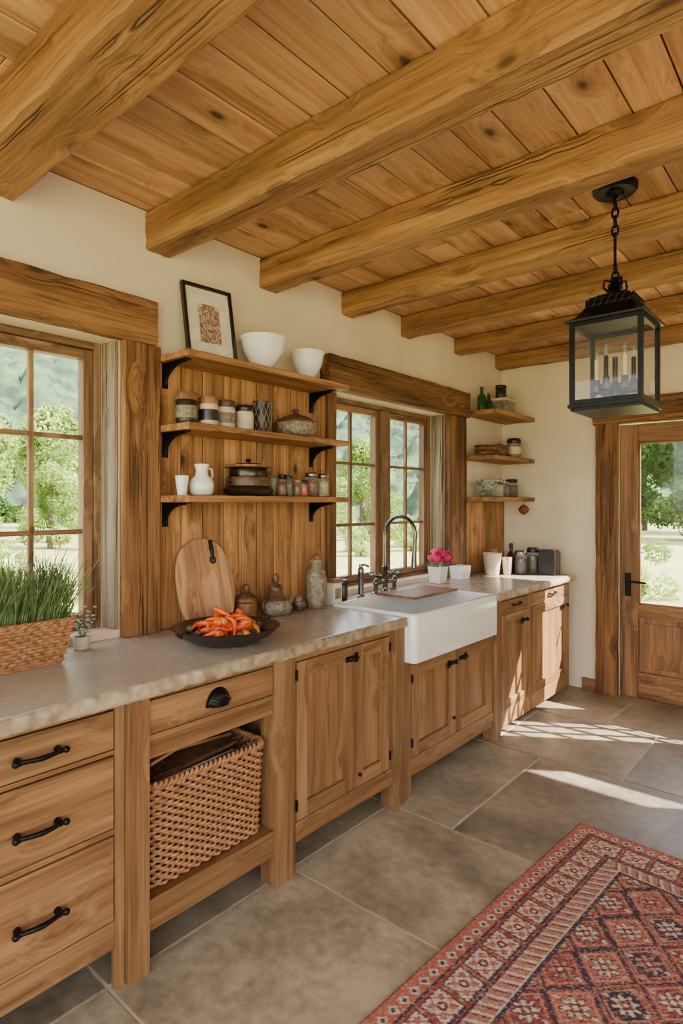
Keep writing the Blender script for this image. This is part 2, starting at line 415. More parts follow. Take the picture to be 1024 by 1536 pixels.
# ------------------------------------------------------------------ windows
def casement(b,y0,y1,z0,z1,x0,x1,sw,vb,hb,mat=M_win,axis='y',mw=0.01):
    def bx(a0,a1,zz0,zz1,g,xa=x0,xb=x1,m=mat):
        if axis=='y': b.box(xa,xb,a0,a1,zz0,zz1,m,g)
        else: b.box(a0,a1,xa,xb,zz0,zz1,m,g)
    lg='y' if axis=='y' else 'x'
    bx(y0,y0+sw,z0,z1,'z'); bx(y1-sw,y1,z0,z1,'z')
    bx(y0+sw,y1-sw,z0,z0+sw,lg); bx(y0+sw,y1-sw,z1-sw,z1,lg)
    xm=(x0+x1)/2
    for v in vb: bx(v-mw,v+mw,z0+sw,z1-sw,'z',xm-0.012,xm+0.012)
    for h in hb: bx(y0+sw,y1-sw,h-mw,h+mw,lg,xm-0.0115,xm+0.0115)
    a0,a1,c0,c1=y0+sw,y1-sw,z0+sw,z1-sw
    V=[(xm,a0,c0),(xm,a1,c0),(xm,a1,c1),(xm,a0,c1)] if axis=='y' else [(a0,xm,c0),(a1,xm,c0),(a1,xm,c1),(a0,xm,c1)]
    b.add(V,[(0,1,2,3)],M_glass)
def window(name,y0,y1,z0,z1,cas):
    b=B()
    xa,xb=-0.18,-0.11+0.005
    b.box(xa,xb,y0,y0+0.03,z0,z1,M_win,'z'); b.box(xa,xb,y1-0.03,y1,z0,z1,M_win,'z')
    b.box(xa,xb,y0+0.03,y1-0.03,z1-0.03,z1,M_win,'y')
    b.box(xa,xb,y0+0.03,y1-0.03,z0,z0+0.02,M_win,'y')
    for (c0,c1,vb,hb) in cas: casement(b,c0,c1,z0+0.022,z1-0.032,-0.165,-0.115,0.042,vb,hb)
    return b.obj(name,bevel=0.003)
window('window_1',0.301,1.312,0.966,2.189,[(0.333,0.80,[0.567],[1.38,1.78]),(0.805,1.281,[1.032],[1.38,1.78])])
window('window_2',2.711,3.977,0.966,2.169,[(2.743,3.335,[3.045],[1.36,1.76]),(3.425,3.945,[3.685],[1.36,1.76])])
b=B(); b.box(-0.18,-0.09,3.34,3.42,0.99,2.137,M_win,'z'); b.obj('trim_11',bevel=0.004)
b=B()
casement(b,2.262,2.938,1.002,2.118,YF+0.05,YF+0.08,0.03,[2.49,2.71],[1.22,1.44,1.66,1.88],M_win,'x',0.01)
b.obj('sun_patch_window',bevel=0.002)  # unseen window, placed and sized to throw the gridded sun patch
b=B(); casement(b,3.682,4.498,2.272,2.618,YF+0.05,YF+0.08,0.02,[],[],M_win,'x'); b.obj('sun_streak_window',bevel=0.002)  # unseen transom, added to throw a thin sun streak on the floor

# ------------------------------------------------------------------ door
b=B()
x0,x1=0.985,1.895; ya,yb=YF+0.01,YF+0.055; z0,z1=0.002,2.112
sw=0.13
b.box(x0,x0+sw,ya,yb,z0,z1,M_door,'z'); b.box(x1-sw,x1,ya,yb,z0,z1,M_door,'z')
b.box(x0+sw,x1-sw,ya,yb,1.97,z1,M_door,'x')
b.box(x0+sw,x1-sw,ya,yb,0.62,0.72,M_door,'x')
b.box(x0+sw,x1-sw,ya,yb,z0,0.2,M_door,'x')
b.box(x0+sw,x1-sw,ya+0.018,ya+0.03,0.2,0.62,M_door,'z')
b.box(x0+sw+0.04,x1-sw-0.04,ya+0.008,ya+0.02,0.24,0.58,M_door,'z')
b.add([(x0+sw,ya+.023,0.72),(x1-sw,ya+.023,0.72),(x1-sw,ya+.023,1.97),(x0+sw,ya+.023,1.97)],[(0,1,2,3)],M_glass)
for (a,c,d,e) in [(x0+sw,x0+sw+0.015,0.72,1.97),(x1-sw-0.015,x1-sw,0.72,1.97)]: b.box(a,c,ya+0.005,ya+0.02,d,e,M_door,'z')
b.box(x0+sw,x1-sw,ya+0.005,ya+0.02,0.72,0.735,M_door,'x'); b.box(x0+sw,x1-sw,ya+0.005,ya+0.02,1.955,1.97,M_door,'x')
b.box(x0+0.035,x0+0.08,ya-0.008,ya,0.78,0.96,M_iron,'z')
b.tube([(x0+0.057,ya,0.90),(x0+0.057,ya-0.05,0.90),(x0+0.075,ya-0.06,0.90),(x0+0.13,ya-0.06,0.90),(x0+0.2,ya-0.06,0.895)],0.009,M_iron)
b.lathe([(0.012,-0.01),(0.012,0.01)],(x0+0.057,ya-0.012,0.83),M_iron,12)
b.obj('door_1',bevel=0.004)
b=B(); b.box(0.98,1.90,YF+0.06,YF+0.12,0,0.03,M_door,'x'); b.obj('door_threshold',bevel=0.004)

# ------------------------------------------------------------------ cabinets
XF=0.65
def shaker(b,y0,y1,z0,z1,xf=XF,st=0.062):
    b.box(xf-0.02,xf+0.004,y0,y0+st,z0,z1,M_cab,'z'); b.box(xf-0.02,xf+0.004,y1-st,y1,z0,z1,M_cab,'z')
    b.box(xf-0.02,xf+0.004,y0+st,y1-st,z1-st,z1,M_cab,'y'); b.box(xf-0.02,xf+0.004,y0+st,y1-st,z0,z0+st,M_cab,'y')
    b.box(xf-0.018,xf-0.012,y0+st,y1-st,z0+st,z1-st,M_cab,'z')
def drawer(b,y0,y1,z0,z1,xf=XF):
    b.box(xf-0.02,xf+0.003,y0,y1,z0,z1,M_cab,'y')
def pull(b,y,z,L=0.13,xf=XF):
    x=xf+0.003
    pts=[(x+0.03+0.004*math.cos(t*math.pi),y+L*(t/2),z-0.004*(1-t*t)) for t in [-1,-.7,-.35,0,.35,.7,1]]
    b.tube(pts,[.005,.0065,.007,.008,.007,.0065,.005],M_iron)
    for s in (-1,1):
        b.tube([(x-0.001,y+s*L*0.42,z-0.003),(x+0.03,y+s*L*0.42,z-0.003)],[0.011,0.007],M_iron,10)
        b.ball((x+0.03,y+s*L*0.52,z-0.001),0.010,M_iron,10)
def latch(b,y,z,s=1,xf=XF):
    x=xf+0.004
    b.box(x,x+0.004,y-0.03,y+0.03,z-0.012,z+0.012,M_iron,'y')
    b.box(x,x+0.004,y+s*0.045-0.014,y+s*0.045+0.014,z-0.022,z+0.022,M_iron,'y')
    b.tube([(x+0.012,y-0.035,z),(x+0.014,y,z+0.004),(x+0.014,y+s*0.05,z)],0.006,M_iron)
    b.ball((x+0.016,y-s*0.01,z+0.004),0.013,M_iron,10)
def hinge(b,y,z,xf=XF):
    b.tube([(xf+0.006,y,z-0.022),(xf+0.006,y,z+0.022)],0.006,M_iron,8)
def carcass(b,y0,y1,z0=0.13,z1=0.884,xb=0.005,xf=XF-0.022,m=M_cab):
    b.box(xb,xf,y0,y0+0.018,z0,z1,m,'z'); b.box(xb,xf,y1-0.018,y1,z0,z1,m,'z')
    b.box(xb,xf,y0+0.018,y1-0.018,z0,z0+0.018,m,'y'); b.box(xb,xb+0.01,y0+0.018,y1-0.018,z0+0.018,z1,m,'z')
def post(b,y0,y1,xf=XF+0.02,z1=0.884):
    b.box(xf-0.09,xf,y0,y1,0.0,z1,M_cab,'z')
def shade_board(b,y0,y1,z=0.13):  # dark board standing in for the shade under a cabinet
    b.box(0.22,0.24,y0+0.002,y1-0.002,0,z,M_dark,'y')
def drawers_cab(y0,y1):
    b=B(); carcass(b,y0,y1); shade_board(b,y0,y1)
    b.box(XF-0.022,XF,y1-0.034,y1,0.0,0.884,M_cab,'z'); b.box(XF-0.022,XF,y0,y0+0.034,0.0,0.884,M_cab,'z')
    ya,yb=y0+0.034,y1-0.034
    b.box(XF-0.022,XF,ya,yb,0.868,0.884,M_cab,'y')
    for a,c in [(0.728,0.742),(0.482,0.50),(0.13,0.215)]: b.box(XF-0.022,XF,ya,yb,a,c,M_cab,'y')
    drawer(b,ya+.004,yb-.004,0.746,0.864); drawer(b,ya+.004,yb-.004,0.504,0.724); drawer(b,ya+.004,yb-.004,0.219,0.478)
    ym=(ya+yb)/2
    for z in (0.805,0.60,0.345): pull(b,ym+0.01,z)
    return b.obj('drawer_base_cabinet',bevel=0.0025)
drawers_cab(0.44,0.992)
drawers_cab(-0.115,0.437)
b=B(); carcass(b,-0.62,-0.118); shade_board(b,-0.62,-0.118)
b.box(XF-0.022,XF,-0.62,-0.58,0,0.884,M_cab,'z');b.box(XF-0.022,XF,-0.158,-0.118,0,0.884,M_cab,'z');b.box(XF-0.022,XF,-0.58,-0.158,0.13,0.205,M_cab,'y');b.box(XF-0.022,XF,-0.58,-0.158,0.865,0.884,M_cab,'y')
shaker(b,-0.577,-0.161,0.208,0.862); b.obj('base_cabinet',bevel=0.0025)
b=B(); y0,y1=0.994,1.712
post(b,y0,1.067); post(b,1.617,y1)
b.box(0.005,XF-0.07,y0,y0+0.018,0.16,0.884,M_cab,'z'); b.box(0.005,XF-0.07,y1-0.018,y1,0.16,0.884,M_cab,'z')
b.box(0.005,0.015,y0+0.018,y1-0.018,0.16,0.884,M_cab,'z')
b.box(0.015,XF-0.07,y0+0.018,y1-0.018,0.205,0.225,M_cab,'y'); b.box(XF-0.07,XF+0.01,1.067,1.617,0.205,0.225,M_cab,'y')
b.box(XF-0.03,XF+0.01,1.067,1.617,0.125,0.205,M_cab,'y')
b.box(0.015,XF-0.07,y0+0.018,y1-0.018,0.66,0.68,M_cab,'y')
b.box(XF-0.022,XF+0.005,1.067,1.617,0.868,0.884,M_cab,'y'); b.box(XF-0.022,XF+0.005,1.067,1.617,0.735,0.752,M_cab,'y')
b.box(XF-0.022,XF,1.067,1.617,0.675,0.735,M_cab,'y')
drawer(b,1.072,1.612,0.756,0.864,XF+0.005)
shade_board(b,y0,y1,0.16)
xc=XF+0.008; yc=1.345; zc=0.785
Rr=0.05; n=16
V=[(xc,yc+Rr*1.08*math.cos(math.pi*i/n),zc+Rr*1.25*math.sin(math.pi*i/n)) for i in range(n+1)]
V+=[(xc+0.003,p[1],p[2]) for p in V]
F=[tuple(range(n+1)),tuple(range(2*n+1,n,-1))]+[(i,(i+1)%(n+1),n+1+(i+1)%(n+1),n+1+i) for i in range(n+1)]
b.add(V,F,M_iron)
V=[];F=[]; nb=6
for i in range(n+1):
    a=math.pi*i/n
    for j in range(nb+1):
        e=(math.pi/2)*j/nb
        rr=Rr*math.cos(e)
        V.append((xc+0.005+0.028*math.sin(e)*(math.sin(a)**0.6 if 0<i<n else 0), yc+rr*math.cos(a)+(Rr-rr)*math.cos(a)*0.75, zc+rr*1.15*math.sin(a)))
for i in range(n):
    for j in range(nb):
        k=i*(nb+1)+j; F.append((k,k+1,k+nb+2,k+nb+1))
b.add(V,F,M_iron)
for i in range(1,8):
    a=math.pi*i/8; b.ball((xc+0.022,yc+Rr*0.78*math.cos(a),zc+Rr*0.62*math.sin(a)+0.004),0.006,M_bronze,8)
b.obj('open_base_cabinet',bevel=0.0025)
b=B(); y0,y1=1.714,2.497
carcass(b,y0,2.41); post(b,2.415,y1)
b.box(XF-0.022,XF,y0,1.745,0.0,0.884,M_cab,'z'); b.box(XF-0.022,XF,2.39,2.415,0.13,0.884,M_cab,'z')
b.box(XF-0.022,XF,1.745,2.39,0.855,0.884,M_cab,'y'); b.box(XF-0.022,XF+0.004,1.745,2.415,0.12,0.2,M_cab,'y')
shaker(b,1.749,2.117,0.204,0.851); shaker(b,2.122,2.386,0.204,0.851)
latch(b,2.085,0.80,1); shade_board(b,y0,2.41)
for z in (0.8,0.27): hinge(b,1.745,z); hinge(b,2.39,z)
b.ball((XF+0.012,2.15,0.26),0.009,M_iron,10)
b.obj('base_cabinet',bevel=0.0025)
b=B(); y0,y1=2.50,3.585
carcass(b,y0,3.52,0.12,0.70)
post(b,3.51,y1,XF+0.015)
b.box(XF-0.022,XF,y0,2.585,0.0,0.70,M_cab,'z'); b.box(XF-0.022,XF,3.48,3.51,0.12,0.70,M_cab,'z')
b.box(XF-0.022,XF,3.424,3.51,0.70,0.884,M_cab,'z')
b.box(XF-0.022,XF,2.585,3.48,0.675,0.70,M_cab,'y'); b.box(XF-0.022,XF+0.004,2.585,3.51,0.10,0.19,M_cab,'y')
shaker(b,2.589,3.03,0.194,0.671); shaker(b,3.035,3.476,0.194,0.671)
latch(b,3.0,0.60,-1); latch(b,3.10,0.61,1)
b.ball((XF+0.012,3.0,0.29),0.01,M_iron,10); hinge(b,2.585,0.6);hinge(b,2.585,0.27)
shade_board(b,2.51,3.5,0.12)
b.obj('sink_base_cabinet',bevel=0.0025)
def rcab(y0,y1,nm='base_cabinet'):
    b=B(); carcass(b,y0,y1,0.1,0.884)
    b.box(0.06,XF-0.08,y0,y1,0.0,0.1,M_cab,'y')
    b.box(XF-0.022,XF,y0,y0+0.035,0.05,0.884,M_cab,'z'); b.box(XF-0.022,XF,y1-0.035,y1,0.05,0.884,M_cab,'z')
    a,c=y0+0.035,y1-0.035
    b.box(XF-0.022,XF,a,c,0.865,0.884,M_cab,'y'); b.box(XF-0.022,XF,a,c,0.05,0.15,M_cab,'y')
    b.box(XF-0.022,XF,a,c,0.775,0.79,M_cab,'y'); drawer(b,a+.003,c-.003,0.793,0.862); shaker(b,a+.003,c-.003,0.153,0.772)
    b.tube([(XF+0.02,(a+c)/2-0.07,0.83),(XF+0.028,(a+c)/2,0.825),(XF+0.02,(a+c)/2+0.07,0.83)],0.006,M_iron)
    for q in (-0.06,0.06): b.tube([(XF,(a+c)/2+q,0.83),(XF+0.022,(a+c)/2+q,0.83)],0.006,M_iron)
    latch(b,c-0.06,0.70,-1)
    b.obj(nm,bevel=0.0025)
rcab(3.588,4.07)
rcab(4.074,4.83)
# ------------------------------------------------------------------ countertop
b=B()
zt,zb=0.932,0.884
def countersl(x0,x1,y0,y1,front=True):
    n=int((y1-y0)/0.012); V=[];F=[];E=[]
    prof=[(x0,zb),(x1-0.008,zb),(x1-0.002,zb+0.006),(x1,zb+0.018),(x1-0.001,zb+0.03),(x1-0.003,zt-0.007),(x1-0.009,zt),(x1-0.03,zt),(x0,zt)]
    R=len(prof)
    for i in range(n+1):
        y=y0+(y1-y0)*i/n
        for k,(x,z) in enumerate(prof):
            dx=0
            if front and 1<=k<=6: dx=-abs(noise.noise(Vector((y*16,z*50,1))))*0.018-abs(noise.noise(Vector((y*55,z*90,5))))*0.009
            V.append((x+dx,y,z))
    for i in range(n):
        for k in range(R):
            k2=(k+1)%R; (E if front and 1<=k<=5 else F).append((i*R+k,i*R+k2,(i+1)*R+k2,(i+1)*R+k))
    F.append(tuple(range(R))); F.append(tuple(n*R+k for k in range(R)))
    b.add(V,F,M_counter,'y',0.5)
    if E:
        e=b.mi(M_edge); base=len(b.V)-len(V)
        for f in E: b.F.append(tuple(q+base for q in f)); b.fm.append(e)
countersl(0.001,0.695,-0.62,2.497); countersl(0.001,0.168,2.497,3.423,False); countersl(0.001,0.695,3.423,4.85)
b.obj('countertop',ang=60)

# ------------------------------------------------------------------ sink
b=B()
sx0,sx1,sy0,sy1,sz0,sz1=0.171,0.73,2.50,3.42,0.702,0.946
t=0.032
def rrect(x0,x1,y0,y1,r,n=6):
    P=[]
    for cx,cy,a0 in ((x1-r,y1-r,0),(x0+r,y1-r,90),(x0+r,y0+r,180),(x1-r,y0+r,270)):
        for i in range(n+1):
            a=math.radians(a0+90*i/n); P.append((cx+r*math.cos(a),cy+r*math.sin(a)))
    return P
loops=[]
for (ins,r,z) in [(0.004,0.03,sz0),(0,0.035,sz0+0.006),(0,0.035,sz1-0.008),(0.003,0.033,sz1-0.002),(0.008,0.03,sz1),(t-0.006,0.03,sz1),(t,0.028,sz1-0.006),(t+0.004,0.04,sz0+0.06),(t+0.03,0.05,sz0+0.035)]:
    loops.append([(x,y,z) for x,y in rrect(sx0+ins,sx1-ins,sy0+ins,sy1-ins,r)])
V=[p for l in loops for p in l]; R=len(loops[0]); F=[]
for i in range(len(loops)-1):
    for k in range(R):
        k2=(k+1)%R; F.append((i*R+k,i*R+k2,(i+1)*R+k2,(i+1)*R+k))
F.append(tuple(range(R-1,-1,-1))); F.append(tuple((len(loops)-1)*R+k for k in range(R)))
b.add(V,F,M_white)
b.lathe([(0.03,0),(0.03,0.004),(0.02,0.005)],(0.45,2.96,sz0+0.034),M_steel,20)
b.obj('farmhouse_sink',ang=60)
b=B()
b.box(0.185,0.47,2.90,3.38,0.947,0.961,M_walnut,'y'); b.box(0.22,0.25,3.04,3.27,0.9615,0.9625,M_dark,'y')
b.obj('sink_board',bevel=0.004)

# faucet
b=B(); fx,fy,fz=0.085,3.13,0.932
for dy in (-0.1,0.1):
    b.lathe([(0.028,0),(0.028,0.006),(0.014,0.012),(0.013,0.05),(0.018,0.055),(0.018,0.075),(0.012,0.08),(0.012,0.10)],(fx,fy+dy,fz),M_gun,16)
    b.tube([(fx,fy+dy-0.045,fz+0.115),(fx,fy+dy+0.045,fz+0.115)],0.006,M_gun); b.tube([(fx-0.045,fy+dy,fz+0.115),(fx+0.045,fy+dy,fz+0.115)],0.006,M_gun)
    b.ball((fx,fy+dy,fz+0.115),0.016,M_gun,12)
    for q in (-0.045,0.045):
        b.ball((fx,fy+dy+q,fz+0.115),0.009,M_gun,8); b.ball((fx+q,fy+dy,fz+0.115),0.009,M_gun,8)
b.tube([(fx,fy-0.1,fz+0.062),(fx,fy+0.1,fz+0.062)],0.011,M_gun,10)
b.lathe([(0.026,0),(0.026,0.006),(0.016,0.015),(0.016,0.05),(0.022,0.055),(0.022,0.075),(0.015,0.08),(0.015,0.15),(0.02,0.155),(0.02,0.165),(0.013,0.17)],(fx,fy,fz),M_gun,18)
pts=[(fx,fy,fz+0.15),(fx,fy,fz+0.37)]
R=0.115
for i in range(0,15):
    a=math.pi-math.pi*i/14*1.06
    pts.append((fx+R+R*math.cos(a),fy,fz+0.37+R*math.sin(a)))
pts.append((pts[-1][0]-0.004,fy,fz+0.28))
b.tube(pts,0.013,M_gun,12)
e=pts[-1]; b.tube([(e[0],e[1],e[2]+0.02),(e[0]-0.004,e[1],e[2]-0.07),(e[0]-0.005,e[1],e[2]-0.11)],[0.014,0.018,0.02],M_gun,14)
b.obj('kitchen_faucet',ang=50)
b=B(); b.lathe([(0.026,0),(0.026,0.008),(0.017,0.014),(0.017,0.14),(0.019,0.145),(0.019,0.17),(0.012,0.178),(0.012,0.2)],(0.10,2.86,0.932),M_steel,18)
b.tube([(0.10,2.86,1.125),(0.13,2.86,1.13),(0.16,2.86,1.12)],0.007,M_steel)
b.obj('soap_dispenser',ang=50)

# ------------------------------------------------------------------ shelves
def bracket(b,y,z,L=0.2,H=0.11):
    b.box(0.023,0.029,y-0.014,y+0.014,z-H,z,M_iron,'z'); b.box(0.023,L,y-0.014,y+0.014,z-0.006,z,M_iron,'x')
    pts=[]
    for i in range(11):
        t=i/10; a=t*math.pi/2
        pts.append((0.029+ (L*0.75)*(1-math.cos(a)), y, z-H*0.85+ (H*0.8)*math.sin(a)))
    b.tube(pts,0.008,M_iron,8)
    V=[];F=[]
    for s in (-0.004,0.004):
        V.append((0.029,y+s,z-0.006)); V+= [(p[0],y+s,p[2]) for p in pts]
    n=len(pts)+1
    F.append(tuple(range(n))); F.append(tuple(range(2*n-1,n-1,-1)))
    for i in range(n): F.append((i,(i+1)%n,n+(i+1)%n,n+i))
    b.add(V,F,M_iron)
for z in (2.155,1.845,1.535):
    b=B(); b.rough(0.023,0.255,1.512,2.565,z-0.03,z,M_shelf,'y',amp=0.004,seg=0.05,ch=0.004)
    for y in (1.545,2.50): bracket(b,y,z-0.03)
    b.obj('wall_shelf',ang=35)
for z in (2.23,1.875,1.55):
    b=B(); b.rough(0.023,0.30,4.28,4.997,z-0.035,z,M_shelf,'y',amp=0.004,seg=0.05,ch=0.004)
    b.box(0.001,0.024,4.3,4.98,z-0.03,z-0.004,M_shelf,'y')
    b.obj('corner_shelf',ang=35)

# ------------------------------------------------------------------ shelf items
def mk(name,fn,*a,**k):
    b=B(); fn(b,*a); return b.obj(name,**({'ang':50}|k))
def glassjar(b,x,y,z,r,h,fill,lid,frac=0.75):
    b.lathe([(r*0.9,0.001),(r,0.006),(r,h*0.72),(r*0.86,h*0.8),(r*0.86,h*0.86)],(x,y,z),M_jar,24)
    b.lathe([(r*0.86,0.004),(r*0.93,0.008),(r*0.93,h*frac*0.9),(r*0.5,h*frac*0.93)],(x,y,z),fill,20)
    b.lathe([(r*0.9,h*0.82),(r*0.95,h*0.84),(r*0.95,h*0.97),(r*0.85,h)],(x,y,z),lid,24)
def crock(b,x,y,z,r,h,body,lid,band=None):
    b.lathe([(r*0.85,0),(r*0.95,0.006),(r,h*0.15),(r,h*0.7),(r*0.88,h*0.78)],(x,y,z),body,24)
    if band: b.lathe([(r*1.005,h*0.2),(r*1.012,h*0.22),(r*1.012,h*0.55),(r*1.005,h*0.57)],(x,y,z),band,24,caps=False)
    b.lathe([(r*0.95,h*0.76),(r*1.02,h*0.8),(r*1.02,h*0.93),(r*0.9,h)],(x,y,z),lid,24)
def bowlpot(b,x,y,z,r,h):
    b.lathe([(r*0.42,0),(r*0.46,0.008),(r*0.38,0.02),(r*0.55,h*0.25),(r*0.82,h*0.55),(r*0.93,h*0.9),(r*1.0,h*0.97),(r*0.99,h),(r*0.92,h),(r*0.86,h*0.9),(r*0.72,h*0.5),(r*0.4,h*0.2),(0.004,h*0.16)],(x,y,z),M_white,40)
    b.tube([(x,y+r*0.9,z+h*0.8),(x,y+r*1.12,z+h*0.92),(x,y+r*1.15,z+h*0.75),(x,y+r*0.82,z+h*0.6)],0.007,M_white,8)
b=B(); bowlpot(b,0.14,2.03,2.156,0.118,0.165); b.obj('mixing_bowl',ang=60)
b=B(); bowlpot(b,0.14,2.35,2.156,0.095,0.155); b.obj('mixing_bowl',ang=60)
Z2=1.846
mk('storage_jar',crock,0.13,1.585,Z2,0.048,0.145,M_dark,M_walnut,M_grey)
mk('storage_jar',crock,0.15,1.69,Z2,0.044,0.135,M_cream,M_walnut,M_dark)
mk('storage_jar',crock,0.13,1.80,Z2,0.048,0.135,M_cream,M_brown,M_grey)
mk('storage_jar',crock,0.14,1.91,Z2,0.044,0.125,M_cream,M_dark,M_cream)
def latticejar(b,x,y,z,r,h):
    b.lathe([(r*0.8,0),(r*0.9,0.01),(r,h*0.5),(r*0.92,h*0.85),(r*0.95,h),(r*0.85,h),(r*0.8,h*0.8),(r*0.8,0.02)],(x,y,z),M_dark,20)
    for k in range(12):
        for s in (1,-1):
            pts=[]
            for i in range(9):
                t=i/8; a=2*math.pi*k/12+s*t*1.2
                rr=r*(0.93+0.12*math.sin(math.pi*t*0.9))
                pts.append((x+rr*math.cos(a),y+rr*math.sin(a),z+0.008+t*(h-0.014)))
            b.tube(pts,0.0018,M_grey,5)
mk('lattice_vase',latticejar,0.13,2.03,Z2,0.048,0.16)
def lidpot(b,x,y,z,r,h,body,lid):
    b.lathe([(r*0.7,0),(r*0.9,h*0.1),(r,h*0.3),(r*0.93,h*0.5),(r*0.75,h*0.55)],(x,y,z),body,28)
    b.lathe([(r*0.86,h*0.52),(r*0.9,h*0.56),(r*0.6,h*0.72),(r*0.2,h*0.8),(r*0.12,h*0.86),(r*0.2,h*0.93),(r*0.12,h)],(x,y,z),lid,28)
    for s in (-1,1): b.tube([(x,y+s*r*0.95,z+h*0.42),(x,y+s*r*1.18,z+h*0.46),(x,y+s*r*0.97,z+h*0.3)],0.007,body,7)
mk('lidded_pot',lidpot,0.14,2.26,Z2,0.11,0.15,M_grey,M_brown)
Z3=1.536
def cup(b,x,y,z,r,h,m,flare=1.15):
    b.lathe([(r*0.75,0),(r*0.8,0.004),(r*0.95,h*0.5),(r*flare,h),(r*flare*0.93,h),(r*0.85,h*0.5),(r*0.65,0.01),(0.002,0.008)],(x,y,z),m,24)
mk('ceramic_cup',cup,0.14,1.555,Z3,0.026,0.085,M_white)
def jug(b,x,y,z):
    b.lathe([(0.04,0),(0.052,0.01),(0.056,0.045),(0.05,0.07),(0.03,0.088),(0.026,0.11),(0.034,0.14),(0.03,0.14),(0.02,0.11),(0.02,0.02)],(x,y,z),M_white,28)
    b.tube([(x,y+0.026,z+0.125),(x,y+0.055,z+0.12),(x,y+0.06,z+0.09),(x,y+0.045,z+0.07)],0.005,M_white,8)
mk('milk_jug',jug,0.14,1.66,Z3)
def cass(b,x,y,z,r):
    b.lathe([(r*0.75,0),(r*1.05,0.012),(r*1.12,0.03),(r*1.02,0.04),(r*0.95,0.045)],(x,y,z),M_dark,36)
    b.lathe([(r*0.86,0.044),(r*0.95,0.048),(r*0.97,0.075),(r*0.92,0.09),(r*0.84,0.092)],(x,y,z),M_brown,36)
    b.lathe([(r*0.80,0.092),(r*0.84,0.094),(r*0.86,0.12),(r*0.8,0.134)],(x,y,z),M_bronze,36)
    b.lathe([(r*1.0,0.136),(r*1.06,0.139),(r*1.05,0.147),(r*0.95,0.149)],(x,y,z),M_walnut,36)
    b.lathe([(r*0.6,0.149),(r*0.55,0.156),(r*0.1,0.158),(r*0.08,0.168),(r*0.14,0.174),(r*0.05,0.179)],(x,y,z),M_black,36)
    for s in (-1,1): b.tube([(x,y+s*r*0.93,z+.08),(x,y+s*r*1.12,z+.086),(x,y+s*r*1.12,z+.07),(x,y+s*r*0.94,z+.06)],0.006,M_dark,7)
mk('casserole_dish',cass,0.145,1.93,Z3,0.11)
b=B()
for i,(x,y,fl) in enumerate([(0.19,2.11,M_bean),(0.18,2.165,M_herb),(0.19,2.22,M_bean),(0.18,2.275,M_orange),(0.11,2.13,M_flour),(0.11,2.19,M_bean),(0.11,2.25,M_herb)]):
    glassjar(b,x,y,Z3,0.024,0.085+0.02*(i%3==1)+(0.03 if x<0.12 else 0),fl,M_dark if i%2 else M_walnut)
b.obj('spice_jars',ang=50)
mk('glass_jar',glassjar,0.15,2.37,Z3,0.038,0.13,M_bean,M_steel)
mk('glass_jar',glassjar,0.15,2.46,Z3,0.036,0.125,M_flour,M_steel)

b=B()
W,H=0.27,0.37
b.M=Matrix.Translation((0.10,1.755,2.158))@Matrix.Rotation(math.radians(-9),4,'Y')@Matrix.Rotation(math.radians(-4),4,'Z')
fw=0.016
b.box(-0.01,0.012,-W/2,-W/2+fw,0,H,M_black,'z'); b.box(-0.01,0.012,W/2-fw,W/2,0,H,M_black,'z')
b.box(-0.01,0.012,-W/2+fw,W/2-fw,0,fw,M_black,'y'); b.box(-0.01,0.012,-W/2+fw,W/2-fw,H-fw,H,M_black,'y')
b.box(-0.006,0.002,-W/2+fw,W/2-fw,fw,H-fw,M_paper,'y')
MF=b.M.copy()
o=b.obj('framed_picture',bevel=0.002)
nu,nv=60,80; aw,ah=0.125,0.19
V=[];F=[];C=[]
for j in range(nv+1):
    for i in range(nu+1):
        u=i/nu-0.5;v=j/nv
        V.append(Vector((0.0035,u*aw,0.09+v*ah)))
        n=noise.noise(Vector((u*9,v*11,3)));n2=noise.noise(Vector((u*25,v*30,8)))
        arch=abs(u)<0.46 and (v<0.9 or abs(u)<0.3)
        c=(206,190,168)
        if arch:
            c=(160,116,100) if n>0.12 else ((190,166,146) if n>-0.15 else (120,90,82))
            if n2>0.3: c=(124,66,58)
            if n2<-0.35: c=(92,88,96)
        C.append(lin(c))
for j in range(nv):
    for i in range(nu):
        k=j*(nu+1)+i; F.append((k,k+1,k+nu+2,k+nu+1))
me=bpy.data.meshes.new('art'); me.from_pydata([tuple(v) for v in V],[],F); me.materials.append(M_art)
a=me.color_attributes.new('col','FLOAT_COLOR','POINT'); a.data.foreach_set('color',[x for c in C for x in c])
ao=bpy.data.objects.new('art_print',me); S.collection.objects.link(ao); ao.parent=o
ao.matrix_parent_inverse=Matrix.Translation(o.location).inverted(); ao.matrix_basis=MF

# ------------------------------------------------------------------ counter items
ZK=0.933
b=B()
b.M=Matrix.Translation((0.125,1.725,ZK))@Matrix.Rotation(math.radians(-13),4,'Y')
pts=[];W,H=0.31,0.41
for i in range(64):
    a=2*math.pi*i/64; ca,sa=math.cos(a),math.sin(a)
    ex=3.2 if sa<0 else 2.3
    pts.append((W/2*abs(ca)**(2/ex)*(1 if ca>0 else -1), H/2+H/2*abs(sa)**(2/ex)*(1 if sa>0 else -1)))
V=[];n=64
for x,s in ((-0.011,0.985),(-0.008,1),(0.008,1),(0.011,0.985)):
    V+=[(x,p[0]*s,H/2+(p[1]-H/2)*s) for p in pts]
F=[tuple(range(n)),tuple(range(4*n-1,3*n-1,-1))]
for q in range(3):
    for i in range(n): F.append((q*n+i,q*n+(i+1)%n,(q+1)*n+(i+1)%n,(q+1)*n+i))
b.add(V,F,M_board,'z')
b.tube([(0.013,0.05,0.395),(0.02,0.05,0.37),(0.016,0.05,0.34),(0.014,0.05,0.30)],[0.006,0.006,0.010,0.004],M_iron,8)
